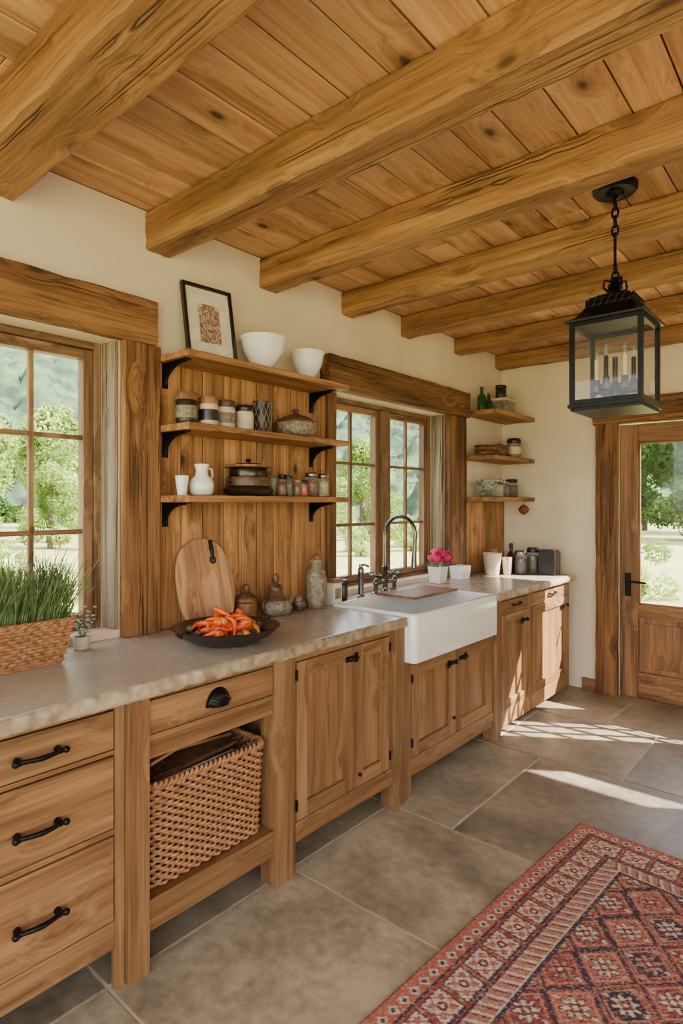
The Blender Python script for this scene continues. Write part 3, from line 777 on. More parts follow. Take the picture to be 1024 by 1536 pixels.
b.tube([(0.014,0.05+0.014*math.cos(t),0.305+0.016*math.sin(t)) for t in [i*math.pi/6 for i in range(12)]],0.004,M_iron,6,closed=True)
b.box(0.0112,0.015,0.04,0.06,0.35,0.40,M_iron,'z')
b.obj('cutting_board',ang=45)
b=B(); r=0.215; c=(0.42,1.575,ZK)
b.lathe([(0.10,0),(0.13,0.006),(0.18,0.03),(r,0.062),(r+0.006,0.066),(r-0.002,0.069),(0.175,0.042),(0.12,0.018),(0.003,0.014)],c,M_dark,48)
for s in (-1,1): b.tube([(c[0],c[1]+s*(r-0.002),c[2]+0.062)]+[(c[0]+0.0,c[1]+s*(r+0.03),c[2]+0.07)]+[(c[0],c[1]+s*(r-0.0),c[2]+0.05)],0.006,M_dark,8)
bowl=b.obj('serving_bowl',ang=60)
b=B(); random.seed(3)
for i in range(64):
    a=random.uniform(0,2*math.pi); rr=0.12*math.sqrt(random.random())
    hz=0.042+0.1*(1-rr/0.125)*random.uniform(0.3,1)
    px,py=c[0]+rr*math.cos(a),c[1]+rr*math.sin(a)
    th=random.uniform(0,2*math.pi); L=random.uniform(0.06,0.11); el=random.uniform(-0.25,0.7)
    d=Vector((math.cos(th)*math.cos(el),math.sin(th)*math.cos(el),math.sin(el)))
    pp=[];rd=[]
    cur=random.uniform(-0.03,0.03)
    for k in range(8):
        t=k/7
        q=Vector((px,py,c[2]+hz))+d*(t-0.5)*L+Vector((-d.y,d.x,0))*cur*math.sin(t*math.pi)+Vector((0,0,0.012*math.sin(t*math.pi)))
        q.z=max(q.z,c[2]+0.03); pp.append(q); rd.append(random.uniform(0.009,0.013)*math.sin(math.pi*(0.15+0.75*(1-t)))**0.7 if t<1 else 0.003)
    b.tube(pp,rd,random.choice([M_orange,M_orange,M_orange,M_orange,M_red,M_gold]),8)
for i in range(14):
    a=random.uniform(0,6.28); rr=random.uniform(0.1,0.15)
    b.ball((c[0]+rr*math.cos(a),c[1]+rr*math.sin(a),c[2]+0.05),random.uniform(0.014,0.02),random.choice([M_bean,M_gold,M_brown]),10,sz=0.8)
b.obj('chopped_peppers',ang=60,parent=bowl)
def knobpot(b,x,y,z,r,h,m,lid):
    b.lathe([(r*0.8,0),(r,0.01),(r*1.02,h*0.3),(r*0.95,h*0.55),(r*0.8,h*0.6)],(x,y,z),m,24)
    for k in range(5): b.lathe([(r*1.0,h*(0.1+0.09*k)),(r*1.06,h*(0.13+0.09*k)),(r*1.0,h*(0.16+0.09*k))],(x,y,z),m,24,caps=False)
    b.lathe([(r*0.9,h*0.6),(r*0.95,h*0.64),(r*0.5,h*0.72),(r*0.25,h*0.78),(r*0.4,h*0.86),(r*0.35,h*0.96),(r*0.1,h)],(x,y,z),lid,24)
mk('honey_pot',knobpot,0.10,1.955,ZK,0.05,0.17,M_walnut,M_brown)
def teapot(b,x,y,z):
    b.lathe([(0.05,0),(0.07,0.012),(0.08,0.035),(0.074,0.06),(0.05,0.078),(0.045,0.08)],(x,y,z),M_grey,28)
    b.lathe([(0.055,0.078),(0.058,0.084),(0.04,0.1),(0.03,0.115),(0.038,0.13),(0.03,0.15),(0.012,0.16),(0.018,0.17),(0.02,0.19),(0.008,0.21)],(x,y-0.01,z),M_brown,24)
    b.tube([(x,y+0.065,z+0.04),(x,y+0.10,z+0.055),(x,y+0.11,z+0.085)],[0.018,0.012,0.008],M_grey,10)
    b.tube([(x,y-0.07,z+0.03),(x,y-0.10,z+0.05),(x,y-0.09,z+0.08),(x,y-0.055,z+0.07)],0.007,M_brown,8)
mk('teapot',teapot,0.14,2.125,ZK)
b=B()
b.lathe([(0.03,0),(0.04,0.006),(0.045,0.03),(0.038,0.05)],(0.13,2.292,ZK),M_brown,20); b.ball((0.13,2.292,ZK+0.055),0.022,M_grey,12)
b.obj('sugar_bowl',ang=50)
b=B(); b.lathe([(0.044,0),(0.054,0.008),(0.058,0.06),(0.056,0.16),(0.05,0.195),(0.03,0.215),(0.026,0.235),(0.034,0.245),(0.034,0.258),(0.026,0.264)],(0.15,2.41,ZK),M_grey,32)
b.lathe([(0.024,0.262),(0.026,0.28),(0.02,0.288)],(0.15,2.41,ZK),M_walnut,16); b.obj('stoneware_bottle',ang=60)
b=B(); b.box(0.07,0.17,2.53,2.60,ZK,ZK+0.12,M_paper,'z'); b.box(0.065,0.175,2.527,2.603,ZK+0.12,ZK+0.14,M_walnut,'y'); b.box(0.171,0.172,2.54,2.59,ZK+0.03,ZK+0.09,M_grey,'z'); b.obj('recipe_box',bevel=0.003)
mk('small_jar',crock,0.10,2.69,ZK,0.03,0.12,M_dark,M_black)
# planter
b=B(); y0,y1=0.40,0.985; xa,xb=0.075,0.235; z0,z1=ZK,ZK+0.155; fl=0.03
def flared(b,x0,x1,y0,y1,z0,z1,f,t,m):
    L=[(x0,x1,y0,y1,z0),(x0-f,x1+f,y0-f,y1+f,z1),(x0-f+t,x1+f-t,y0-f+t,y1+f-t,z1),(x0+t,x1-t,y0+t,y1-t,z0+t)]
    V=[]
    for a,bb,c_,d,z in L: V+=[(a,c_,z),(bb,c_,z),(bb,d,z),(a,d,z)]
    F=[(3,2,1,0),(12,13,14,15)]
    for q in range(3):
        for k in range(4): F.append((q*4+k,q*4+(k+1)%4,(q+1)*4+(k+1)%4,(q+1)*4+k))
    b.add(V,F,m,'y')
flared(b,xa,xb,y0,y1,z0,z1,fl,0.014,M_wicker)
for k in range(12):
    f=(k+0.5)/12; e=fl*f+0.0015; z=z0+0.008+f*(z1-z0-0.016)
    cor=[(xa-e,y0-e),(xb+e,y0-e),(xb+e,y1+e),(xa-e,y1+e)]
    P=[]
    for q in range(4):
        A_,B_=cor[q],cor[(q+1)%4]; nn=96 if q%2 else 28
        nx_,ny_=[(0,-1),(1,0),(0,1),(-1,0)][q]
        for i in range(nn):
            w_=0.0035*math.cos(i*math.pi/3+k*math.pi)
            P.append((A_[0]+(B_[0]-A_[0])*i/nn+nx_*w_,A_[1]+(B_[1]-A_[1])*i/nn+ny_*w_,z))
    b.tube(P,0.0058,M_wicker,6,closed=True)
for k,ph in enumerate((0,2.1,4.2)):
    cor=[(xa-fl,y0-fl),(xb+fl,y0-fl),(xb+fl,y1+fl),(xa-fl,y1+fl)]; P=[]; cnt=0
    for q in range(4):
        A_,B_=cor[q],cor[(q+1)%4]; nn=60 if q%2 else 18
        for i in range(nn):
            P.append((A_[0]+(B_[0]-A_[0])*i/nn+0.005*math.cos(cnt*0.8+ph),A_[1]+(B_[1]-A_[1])*i/nn,z1+0.005*math.sin(cnt*0.8+ph))); cnt+=1
    b.tube(P,0.006,M_wicker,6,closed=True)
b.box(xa-fl+.014,xb+fl-.014,y0-fl+.014,y1+fl-.014,z1-0.03,z1-0.018,M_soil,'y')
random.seed(5)
V=[];F=[]
for i in range(4600):
    x=random.uniform(xa-0.01,xb+0.01); y=random.uniform(y0-0.01,y1+0.02); z=z1-0.02
    h=random.uniform(0.12,0.25)*(0.9+0.45*noise.noise(Vector((x*14,y*14,0)))); th=random.uniform(0,6.28); w=random.uniform(0.0014,0.003)
    ld=random.uniform(0,6.28); ln=random.uniform(0.0,0.07)+0.02*random.random()
    ox=(x-(xa+xb)/2)*0.4; oy=(y-(y0+y1)/2)*0.10
    n=len(V)
    for k in range(4):
        t=k/3; px=x+ln*math.cos(ld)*t*t+ox*t; py=y+ln*math.sin(ld)*t*t+oy*t; pz=z+h*t
        ww=w*(1-t*0.6)
        V.append((px-ww*math.cos(th),py-ww*math.sin(th),pz)); V.append((px+ww*math.cos(th),py+ww*math.sin(th),pz))
    for k in range(3): F.append((n+2*k,n+2*k+1,n+2*k+3,n+2*k+2))
b.add(V,F,M_grass,'z')
b.obj('potted_grass_planter',smooth=True,ang=40)
b=B(); c=(0.09,1.13,ZK)
b.lathe([(0.025,0),(0.03,0.004),(0.034,0.05),(0.03,0.05),(0.024,0.01)],c,M_cream,18)
random.seed(8)
for k in range(9):
    a=random.uniform(0,6.28); tip=Vector((c[0]+0.035*math.cos(a),c[1]+0.045*math.sin(a),c[2]+random.uniform(0.10,0.16))); bs=Vector((c[0],c[1],c[2]+0.02))
    b.tube([bs,(bs+tip)/2+Vector((0,0,0.01)),tip],0.0015,M_green,5)
    for j in range(6):
        t=0.4+0.6*j/5; p=bs.lerp(tip,t); b.ball(p+Vector((random.uniform(-.01,.01),random.uniform(-.01,.01),0)),0.007,M_sprig,7,sz=0.5)
b.obj('silver_leaf_sprig',ang=60)

b=B(); c=(0.13,3.70,ZK)
b.lathe([(0.055,0),(0.06,0.005),(0.074,0.11),(0.076,0.12),(0.07,0.12),(0.055,0.02)],c,M_white,4,rot=math.pi/4)
random.seed(11)
def petalball(b,c,R,n,m):
    for i in range(n):
        zz=random.uniform(-0.5,1); a=random.uniform(0,6.28); rr=math.sqrt(1-min(1,zz*zz)); d=Vector((rr*math.cos(a),rr*math.sin(a),zz))
        t=d.cross(Vector((0,0,1)) if abs(d.z)<.9 else Vector((1,0,0))).normalized(); u=t.cross(d)
        s=R*random.uniform(0.3,0.5); k=random.uniform(0.55,1.0)
        base=Vector(c)+d*R*k; V=[];F=[]
        for j in range(4):
            for i2 in range(4):
                p=(i2/3-0.5)*2;q=(j/3-0.5)*2
                if abs(q)>.9: p*=0.5
                V.append(base+t*p*s*0.7+u*q*s*0.7-d*(p*p+q*q)*s*0.28+d*random.uniform(-.06,.06)*s)
        for j in range(3):
            for i2 in range(3):
                e=j*4+i2; F.append((e,e+1,e+5,e+4))
        b.add(V,F,m)
for (dx,dy,dz,R) in [(0,0,0.195,0.065),(0.045,0.045,0.18,0.052),(0.02,-0.06,0.185,0.055),(-0.045,0.02,0.18,0.048)]:
    petalball(b,(c[0]+dx,c[1]+dy,c[2]+dz),R,60,M_pink)
    b.ball((c[0]+dx,c[1]+dy,c[2]+dz),R*0.7,M_pink,12)
    b.tube([(c[0]+dx*.3,c[1]+dy*.3,c[2]+0.03),(c[0]+dx,c[1]+dy,c[2]+dz-R*.5)],0.004,M_green,6)
for k in range(12):
    a=6.28*k/12; L=0.06+0.02*(k%3)
    p=Vector((c[0]+0.05*math.cos(a),c[1]+0.05*math.sin(a),c[2]+0.12)); d=Vector((math.cos(a),math.sin(a),0.35)); s=Vector((-math.sin(a),math.cos(a),0))
    b.add([p,p+d*L*.5+s*.018,p+d*L+Vector((0,0,-.01)),p+d*L*.5-s*.018],[(0,1,2,3)],M_green)
b.obj('peony_vase',ang=60)
b=B(); flared(b,0.08,0.17,3.96,4.09,ZK,ZK+0.10,0.008,0.008,M_white); b.box(0.085,0.165,3.965,4.085,ZK+0.07,ZK+0.085,M_paper,'y'); b.obj('white_planter_box',bevel=0.003)
mk('ceramic_crock',cup,0.20,4.40,ZK,0.066,0.175,M_cream,1.12)
mk('ceramic_crock',cup,0.28,4.50,ZK,0.038,0.14,M_cream,1.05)
b=B(); b.lathe([(0.035,0),(0.04,0.005),(0.042,0.12),(0.03,0.155),(0.014,0.175),(0.014,0.21),(0.018,0.215),(0.018,0.235),(0.01,0.24)],(0.24,4.66,ZK),M_dark,24); b.obj('oil_bottle',ang=60)
mk('glass_jar',glassjar,0.35,4.60,ZK,0.05,0.19,M_dark,M_steel)
mk('glass_jar',glassjar,0.40,4.715,ZK,0.047,0.21,M_herb,M_black)
mk('small_jar',crock,0.14,4.53,ZK,0.04,0.20,M_brown,M_walnut)
b=B(); 
for i in range(4): b.box(0.47,0.60,4.66+i*0.032,4.66+i*0.032+0.028,ZK,ZK+0.2-0.012*(i%2),[M_black,M_dark,M_brown,M_black][i],'z')
b.obj('cookbooks',bevel=0.002)
ZA=2.231
b=B(); b.lathe([(0.03,0),(0.034,0.01),(0.034,0.12),(0.014,0.15),(0.013,0.18),(0.016,0.185),(0.016,0.2)],(0.11,4.40,ZA),M_greenglass,20); b.obj('green_bottle',ang=50)
b=B(); b.lathe([(0.028,0),(0.032,0.01),(0.03,0.09),(0.013,0.12),(0.013,0.15)],(0.12,4.50,ZA),M_greenglass,20); b.lathe([(0.014,0.15),(0.014,0.165)],(0.12,4.50,ZA),M_walnut,12);b.obj('green_bottle',ang=50)
b=B(); b.box(0.09,0.23,4.57,4.75,ZA,ZA+0.11,M_grey,'y'); b.box(0.085,0.235,4.565,4.755,ZA+0.11,ZA+0.13,M_cream,'y'); b.obj('tin_box',bevel=0.004)
mk('dark_jar',crock,0.16,4.64,ZA+0.131,0.045,0.11,M_dark,M_black)
b=B(); b.box(0.08,0.09,4.78,4.95,ZA,ZA+0.19,M_walnut,'z');b.box(0.09,0.12,4.79,4.94,ZA,ZA+0.17,M_cream,'z'); b.obj('framed_plaque',bevel=0.003)
ZB=1.876
b=B()
for k in range(4): b.lathe([(0.045,0.018*k),(0.085,0.012+0.018*k),(0.095,0.03+0.018*k),(0.09,0.03+0.018*k),(0.04,0.008+0.018*k)],(0.15,4.40,ZB),[M_walnut,M_brown][k%2],28)
b.obj('stacked_wooden_bowls',ang=60)
b=B(); b.lathe([(0.05,0),(0.085,0.03),(0.09,0.07),(0.06,0.10),(0.02,0.11)],(0.15,4.60,ZB),M_walnut,28); b.obj('bread_crock',ang=60)
mk('dark_jar',crock,0.22,4.755,ZB,0.058,0.16,M_grey,M_dark,M_cream)
mk('dark_jar',crock,0.16,4.89,ZB,0.05,0.18,M_dark,M_brown)
ZD=1.551
b=B(); b.lathe([(0.05,0),(0.065,0.01),(0.085,0.07),(0.085,0.13),(0.08,0.13),(0.06,0.02)],(0.15,4.40,ZD),M_jar,28)
random.seed(2)
for i in range(70):
    a=random.uniform(0,6.28); rr=random.uniform(0,0.06); b.ball((0.15+rr*math.cos(a),4.40+rr*math.sin(a),ZD+0.025+random.uniform(0,0.11)),0.014,random.choice([M_green,M_green,M_cream]),8,sz=0.6)
b.obj('salad_bowl',ang=60)
mk('glass_jar',glassjar,0.17,4.55,ZD,0.052,0.14,M_flour,M_steel)
mk('glass_jar',glassjar,0.17,4.67,ZD,0.05,0.13,M_bean,M_steel)
mk('glass_jar',glassjar,0.18,4.80,ZD,0.052,0.15,M_herb,M_bronze)
b=B(); 
b.tube([(0.26,4.86,1.515),(0.262,4.86,1.49)],0.002,M_iron,6); b.lathe([(0.005,-0.02),(0.03,-0.035),(0.045,-0.06),(0.034,-0.085),(0.008,-0.105)],(0.26,4.86,1.51),M_bean,16)
b.obj('hanging_ornament',ang=60)

# ------------------------------------------------------------------ wicker basket
b=B(); random.seed(9)
y0,y1,xa,xb,zb0,zt0=1.095,1.585,0.14,0.625,0.228,0.565
def ringpts(f,amp,ph,z):
    ins=-0.010*f
    P=rrect(xa+ins,xb-ins,y0+ins,y1-ins,0.05,5)
    L=[0]
    for i in range(len(P)):
        a=P[i];c_=P[(i+1)%len(P)]; L.append(L[-1]+math.hypot(c_[0]-a[0],c_[1]-a[1]))
    tot=L[-1]; out=[]
    NS=84; K=NS*4
    j=0
    for q in range(K):
        s=tot*q/K
        while L[j+1]<s: j+=1
        a=P[j];c_=P[(j+1)%len(P)]; t=(s-L[j])/max(1e-9,L[j+1]-L[j])
        x=a[0]+(c_[0]-a[0])*t;y=a[1]+(c_[1]-a[1])*t
        nx,ny=c_[1]-a[1],-(c_[0]-a[0]); ll=math.hypot(nx,ny) or 1
        w=amp*math.sin(math.pi*q/4+ph)
        out.append((x+nx/ll*w,y+ny/ll*w,z))
    return out
rows=26
for i in range(rows):
    f=i/(rows-1); z=zb0+0.008+f*(zt0-zb0-0.02)
    b.tube(ringpts(f,0.0065,math.pi*(i%2),z),0.006,M_wicker,6,closed=True)
for q in range(0,336,4):
    lo=ringpts(0,0,0,zb0+0.004)[q]; hi=ringpts(1,0,0,zt0)[q]
    b.tube([lo,hi],0.0042,M_wicker,6)
for k,ph in enumerate((0,2.1,4.2)):
    P=ringpts(1,0,0,zt0); Q=[]
    for q,p in enumerate(P): Q.append((p[0]+0.007*math.cos(q*0.6+ph),p[1]+0.007*math.cos(q*0.6+ph),p[2]+0.004+0.009*math.sin(q*0.6+ph)))
    b.tube(Q,0.007,M_wicker,6,closed=True)
b.box(xa+0.01,xb-0.01,y0+0.01,y1-0.01,zb0,zb0+0.008,M_wicker,'y')
bask=b.obj('wicker_basket',ang=70)
b=B()
for i in range(13):
    z=zb0+0.24+0.008*i; a=random.uniform(-0.06,0.06)
    b.M=Matrix.Translation((0.375,1.34,z))@Matrix.Rotation(a,4,'Z')@Matrix.Rotation(0.05,4,'X')
    b.box(-0.17+0.01*(i%3),0.18,-0.19,0.18-0.02*(i%2),0,0.0065,[M_brown,M_paper,M_dark,M_walnut][i%4],'y')
for i in range(14):
    b.M=Matrix.Translation((0.38+random.uniform(-.12,.15),1.34,zb0+0.355+0.006*i))@Matrix.Rotation(random.uniform(-0.5,0.5),4,'Z')
    b.tube([(0,-0.2,0),(0.005,0,0.006),(0,0.2,0)],0.007,random.choice([M_walnut,M_dark,M_brown]),7)
b.M=Matrix.Identity(4)
b.box(0.2,0.55,1.15,1.52,zb0+0.01,zb0+0.238,M_brown,'y')
b.obj('stacked_magazines',bevel=0.001,parent=bask)

# ------------------------------------------------------------------ lantern
b=B(); lx,ly=CX-0.74,2.586
HS=0.128; zb1=1.895; zt1=2.225
b.lathe([(0.075,ZC-0.03),(0.085,ZC-0.02),(0.085,ZC-0.001)],(lx,ly,0),M_iron,28)
b.lathe([(0.012,ZC-0.055),(0.03,ZC-0.045),(0.035,ZC-0.03)],(lx,ly,0),M_iron,16)
z=ZC-0.05
def link(z0,h,w,o):
    P=[]
    for i in range(14):
        a=2*math.pi*i/14; u=w*math.cos(a); v=h/2*math.sin(a)
        P.append((lx+(u if o else 0),ly+(0 if o else u),z0-h/2+v))
    b.tube(P,0.0045,M_iron,7,closed=True)
zz=z
for i in range(4): link(zz,0.045,0.012,i%2); zz-=0.036
b.tube([(lx,ly,zz+0.005),(lx,ly,2.475)],0.006,M_iron,8)
zz=2.48
for i in range(2): link(zz,0.045,0.013,i%2); zz-=0.036
b.lathe([(0.008,2.42),(0.02,2.41),(0.012,2.40),(0.026,2.385),(0.03,2.37),(0.014,2.36),(0.012,2.33)][::-1],(lx,ly,0),M_iron,16)
for k in range(4):
    a=math.pi/4+k*math.pi/2
    b.tube([(lx+0.012*math.cos(a),ly+0.012*math.sin(a),2.40),(lx+0.045*math.cos(a),ly+0.045*math.sin(a),2.405),(lx+0.05*math.cos(a),ly+0.05*math.sin(a),2.375),(lx+0.03*math.cos(a),ly+0.03*math.sin(a),2.36)],0.005,M_iron,7)
q=math.sqrt(2)
b.lathe([(0.088*q,2.29),(0.09*q,2.30),(0.078*q,2.325),(0.05*q,2.345),(0.02*q,2.355)],(lx,ly,0),M_iron,4,rot=math.pi/4)
for s in (-1,1):
    for k in range(6):
        for ax in (0,1):
            cx=-0.068+0.027*k
            P=[]
            for i in range(10):
                a=2*math.pi*i/10
                if ax: P.append((lx+cx+0.012*math.cos(a),ly+s*0.088,2.308+0.016*math.sin(a)))
                else: P.append((lx+s*0.088,ly+cx+0.012*math.cos(a),2.308+0.016*math.sin(a)))
            b.tube(P,0.004,M_iron,6,closed=True)
b.lathe([((HS+0.022)*q,zt1),((HS+0.024)*q,zt1+0.008),((HS-0.005)*q,zt1+0.022),(0.105*q,zt1+0.042),(0.092*q,zt1+0.062),(0.088*q,zt1+0.07)],(lx,ly,0),M_iron,4,rot=math.pi/4)
t=0.009
for sx in (-1,1):
    for sy in (-1,1):
        b.box(lx+sx*HS-t,lx+sx*HS+t,ly+sy*HS-t,ly+sy*HS+t,zb1,zt1,M_iron,'z')
for z in (zb1+0.004,zt1-0.016):
    for s in (-1,1):
        b.box(lx-HS,lx+HS,ly+s*HS-0.007,ly+s*HS+0.007,z,z+0.016,M_iron,'x'); b.box(lx+s*HS-0.007,lx+s*HS+0.007,ly-HS,ly+HS,z,z+0.016,M_iron,'y')
b.box(lx-HS-0.014,lx+HS+0.014,ly-HS-0.014,ly+HS+0.014,zb1-0.012,zb1+0.002,M_iron,'x')
b.box(lx-HS-0.005,lx+HS+0.005,ly-HS-0.005,ly+HS+0.005,zb1-0.024,zb1-0.012,M_iron,'x')
for s in (-1,1):
    b.add([(lx-HS+t,ly+s*HS,zb1+.02),(lx+HS-t,ly+s*HS,zb1+.02),(lx+HS-t,ly+s*HS,zt1-.016),(lx-HS+t,ly+s*HS,zt1-.016)],[(0,1,2,3)],M_lglass)
    b.add([(lx+s*HS,ly-HS+t,zb1+.02),(lx+s*HS,ly+HS-t,zb1+.02),(lx+s*HS,ly+HS-t,zt1-.016),(lx+s*HS,ly-HS+t,zt1-.016)],[(0,1,2,3)],M_lglass)
b.lathe([(0.05,0.002),(0.06,0.01),(0.03,0.02),(0.012,0.03),(0.012,0.08),(0.02,0.09),(0.01,0.10),(0.01,0.20)],(lx,ly,zb1),M_bronze,16)
for k in range(6):
    a=k*math.pi/3+0.3; ca,sa=math.cos(a),math.sin(a)
    b.tube([(lx,ly,zb1+0.07),(lx+0.035*ca,ly+0.035*sa,zb1+0.045),(lx+0.065*ca,ly+0.065*sa,zb1+0.06),(lx+0.068*ca,ly+0.068*sa,zb1+0.1)],0.006,M_bronze,7)
    b.lathe([(0.006,0.05),(0.024,0.06),(0.026,0.08),(0.014,0.085),(0.013,0.11)],(lx+0.068*ca,ly+0.068*sa,zb1),M_bronze,14)
    b.lathe([(0.009,0.11),(0.009,0.19),(0.007,0.195)],(lx+0.068*ca,ly+0.068*sa,zb1),M_candle if k%2 else M_bronze,12)
    b.lathe([(0.005,0.195),(0.009,0.21),(0.007,0.228),(0.001,0.245)],(lx+0.068*ca,ly+0.068*sa,zb1),M_jar,10)
b.obj('lantern_pendant',ang=40)

# ------------------------------------------------------------------ rug
RW,RL=1.65,2.75; nx,ny=int(RW/0.0048),int(RL/0.0048)
uu,vv=np.meshgrid(np.linspace(0,RW,nx+1),np.linspace(0,RL,ny+1))
def L3(c): return np.array(lin(ds(c,0.86))[:3])
RED=L3((146,66,57));RUST=L3((170,93,74));NAVY=L3((60,54,66));CRM=L3((196,178,155));PINK=L3((176,117,98));DRED=L3((108,50,48))
col=np.zeros(uu.shape+(3,));col[:]=RED
uw=uu+0.003*np.sin(vv*9+1)+0.002*np.sin(vv*31); vw=vv+0.003*np.sin(uu*8)+0.002*np.sin(uu*27+2)
def put(mask,c): col[mask]=c
d=np.minimum(np.minimum(uu,RW-uu),np.minimum(vv,RL-vv))
cw,ch_=0.20,0.22
fu=(uw-RW/2)/cw; fv=(vw-RL/2)/ch_
A=fu+fv; Bq=fu-fv
ia=np.floor(A);ib=np.floor(Bq); la=A-ia-0.5; lb=Bq-ib-0.5
dm=np.maximum(np.abs(la),np.abs(lb))
par=(ia+ib)%3; par2=(ia*2+ib)%4
put(par==1,RUST); put(par==2,NAVY)
stair=dm+0.02*np.sign(np.sin(A*50))
put(stair>0.43,NAVY); put((stair>0.43)&(par==2),RUST)
put((dm<0.39)&(dm>0.35),PINK); 
du=(la+lb)/2*cw; dv=(la-lb)/2*ch_
r=np.hypot(du,dv); th=np.arctan2(dv,du)
ros=0.032+0.010*np.cos(8*th)
put(r<ros+0.007,NAVY); put(r<ros,CRM)
put((r<ros)&(par2==1),PINK)
put(r<0.020+0.005*np.cos(4*th),DRED); put(r<0.008,CRM)
put((np.abs(np.abs(du)-0.058)+np.abs(dv)*1.3)<0.012,CRM)
put((np.abs(du)*1.3+np.abs(np.abs(dv)-0.068))<0.014,PINK)
sm=((np.sin(uw*2*np.pi/0.022)*np.sin(vw*2*np.pi/0.022))>0.5)&(dm<0.34)&(r>0.048)
put(sm&(par==2),RUST); put(sm&(par!=2),NAVY)
use_v=(np.minimum(uu,RW-uu)<=np.minimum(vv,RL-vv))
s=np.where(use_v,vw,uw)
def band(a,b_): return (d>=a)&(d<b_)
put(band(0,0.285),RED)
put(band(0,0.008),DRED); put(band(0.008,0.02),RUST)
m=band(0.02,0.07); put(m,RUST); k=(s/0.05)%1-0.5; q=(d-0.045)/0.05
put(m&((np.abs(k)+np.abs(q))<0.40),CRM); put(m&((np.abs(k)+np.abs(q))<0.2),NAVY)
put(band(0.07,0.08),NAVY)
m=band(0.08,0.20); put(m,RED); k=((s/0.115)%1-0.5)*0.115; q=d-0.14
bx=np.maximum(np.abs(k),np.abs(q)*0.95)
put(m&(bx<0.050),NAVY); put(m&(bx<0.045),CRM)
r=np.hypot(k,q); th=np.arctan2(q,k)
put(m&(r<0.040+0.006*np.cos(8*th)),RUST); put(m&(r<0.027+0.008*np.cos(4*th)),CRM); put(m&(r<0.017),DRED); put(m&(r<0.007),CRM)
pt=((np.sin(k*2*np.pi/0.02)*np.sin(q*2*np.pi/0.02))>0.6)&(bx<0.045)&(r>0.04); put(m&pt,NAVY)
k2=(((s/0.115)+0.5)%1-0.5)*0.115
put(m&((np.abs(k2)*2.2+np.abs(np.abs(q)-0.03))<0.014),PINK)
put(band(0.20,0.21),NAVY)
m=band(0.21,0.265); put(m,PINK*0.9); k=(s/0.04)%1-0.5; q=(d-0.2375)/0.055
put(m&(np.abs(k-q*0.6)<0.13),CRM); put(m&(np.abs(k-q*0.6+0.3)<0.08),DRED)
put(band(0.265,0.272),CRM); put(band(0.272,0.285),NAVY)
rng=np.random.default_rng(1)
wn=rng.random(uu.shape); col*= (0.7+0.5*wn)[...,None]
fade=rng.random(uu.shape)<0.14; col[fade]=col[fade]*0.6+CRM*0.4
fade=rng.random(uu.shape)<0.12; col[fade]=col[fade]*0.5+RED*0.5
zz=0.009+0.0012*rng.random(uu.shape)+0.002*np.sin(uu*5+1)*np.sin(vv*4)
zz[0,:]=zz[-1,:]=0.001; zz[:,0]=zz[:,-1]=0.001
ang=math.radians(4.0)
P=np.stack([uu-RW/2,vv-RL/2,zz],-1).reshape(-1,3)
idx=np.arange((nx+1)*(ny+1)).reshape(ny+1,nx+1)
F=np.stack([idx[:-1,:-1],idx[:-1,1:],idx[1:,1:],idx[1:,:-1]],-1).reshape(-1,4)
me=bpy.data.meshes.new('rug'); me.vertices.add(len(P)); me.vertices.foreach_set('co',P.ravel())
me.loops.add(F.size); me.loops.foreach_set('vertex_index',F.ravel().astype(np.int32)); me.polygons.add(len(F))
me.polygons.foreach_set('loop_start',np.arange(0,F.size,4,dtype=np.int32)); me.polygons.foreach_set('loop_total',np.full(len(F),4,dtype=np.int32))
me.update(calc_edges=True); me.validate()
ca=me.color_attributes.new('col','FLOAT_COLOR','POINT')
cc=np.ones((len(P),4));cc[:,:3]=col.reshape(-1,3); ca.data.foreach_set('color',cc.ravel())
me.materials.append(M_rug)
ro=bpy.data.objects.new('persian_rug',me); S.collection.objects.link(ro)
cl=Vector((-RW/2,RL/2,0)); rot=Matrix.Rotation(ang*-1,3,'Z'); tgt=Vector((CX-0.977,2.874,0))
pos=tgt-rot@cl; ro.location=(pos.x,pos.y,0.0005); ro.rotation_euler=(0,0,-ang)

# ------------------------------------------------------------------ OUTSIDE
M_ground=plain('meadow',(136,144,84),0.95,0,0.3,0.8,0.2,c2=(166,158,108))
b=B(); b.box(-260,-0.5,-200,260,-0.6,-0.4,M_ground,'x',0.5)
b.box(-0.5,260,5.3,260,-0.6,-0.4,M_ground,'x',0.5); b.box(-0.5,260,-200,-1.9,-0.6,-0.4,M_ground,'x',0.5)
b.obj('meadow_ground')
M_hill=plain('wooded_hill',(62,90,54),0.95,0,0.3,0.35,0.0,c2=(26,46,34))
V=[];F=[]
na,nr=420,110
for i in range(na+1):
    a=math.radians(40+175*i/na)
    dg=math.degrees(a)
    peak=26+10*noise.noise(Vector((a*2.2,0.3,0)))+(34*min(1,max(0,(dg-138)/18)) )+(34*min(1,max(0,(112-dg)/12)))
    for j in range(nr+1):
        r=62+j*1.35
        x=r*math.cos(a);y=r*math.sin(a)
        t=j/nr; h=peak*(t**1.05)*1.35
        h+=5*noise.noise(Vector((x*.03,y*.03,7)))*t+2.5*noise.noise(Vector((x*.12,y*.12,0)))*(0.3+t)
        h+=4.5*(1-min(1,2.0*noise.voronoi(Vector((x*.16,y*.16,0)))[0][0]))+1.4*noise.noise(Vector((x*.9,y*.9,3)))
        V.append((x,y,-0.6+h))
for i in range(na):
    for j in range(nr):
        k=i*(nr+1)+j; F.append((k,k+1,k+nr+2,k+nr+1))
b=B(); b.add(V,F,M_hill,'x',0.5); b.obj('wooded_hillside',ang=80)
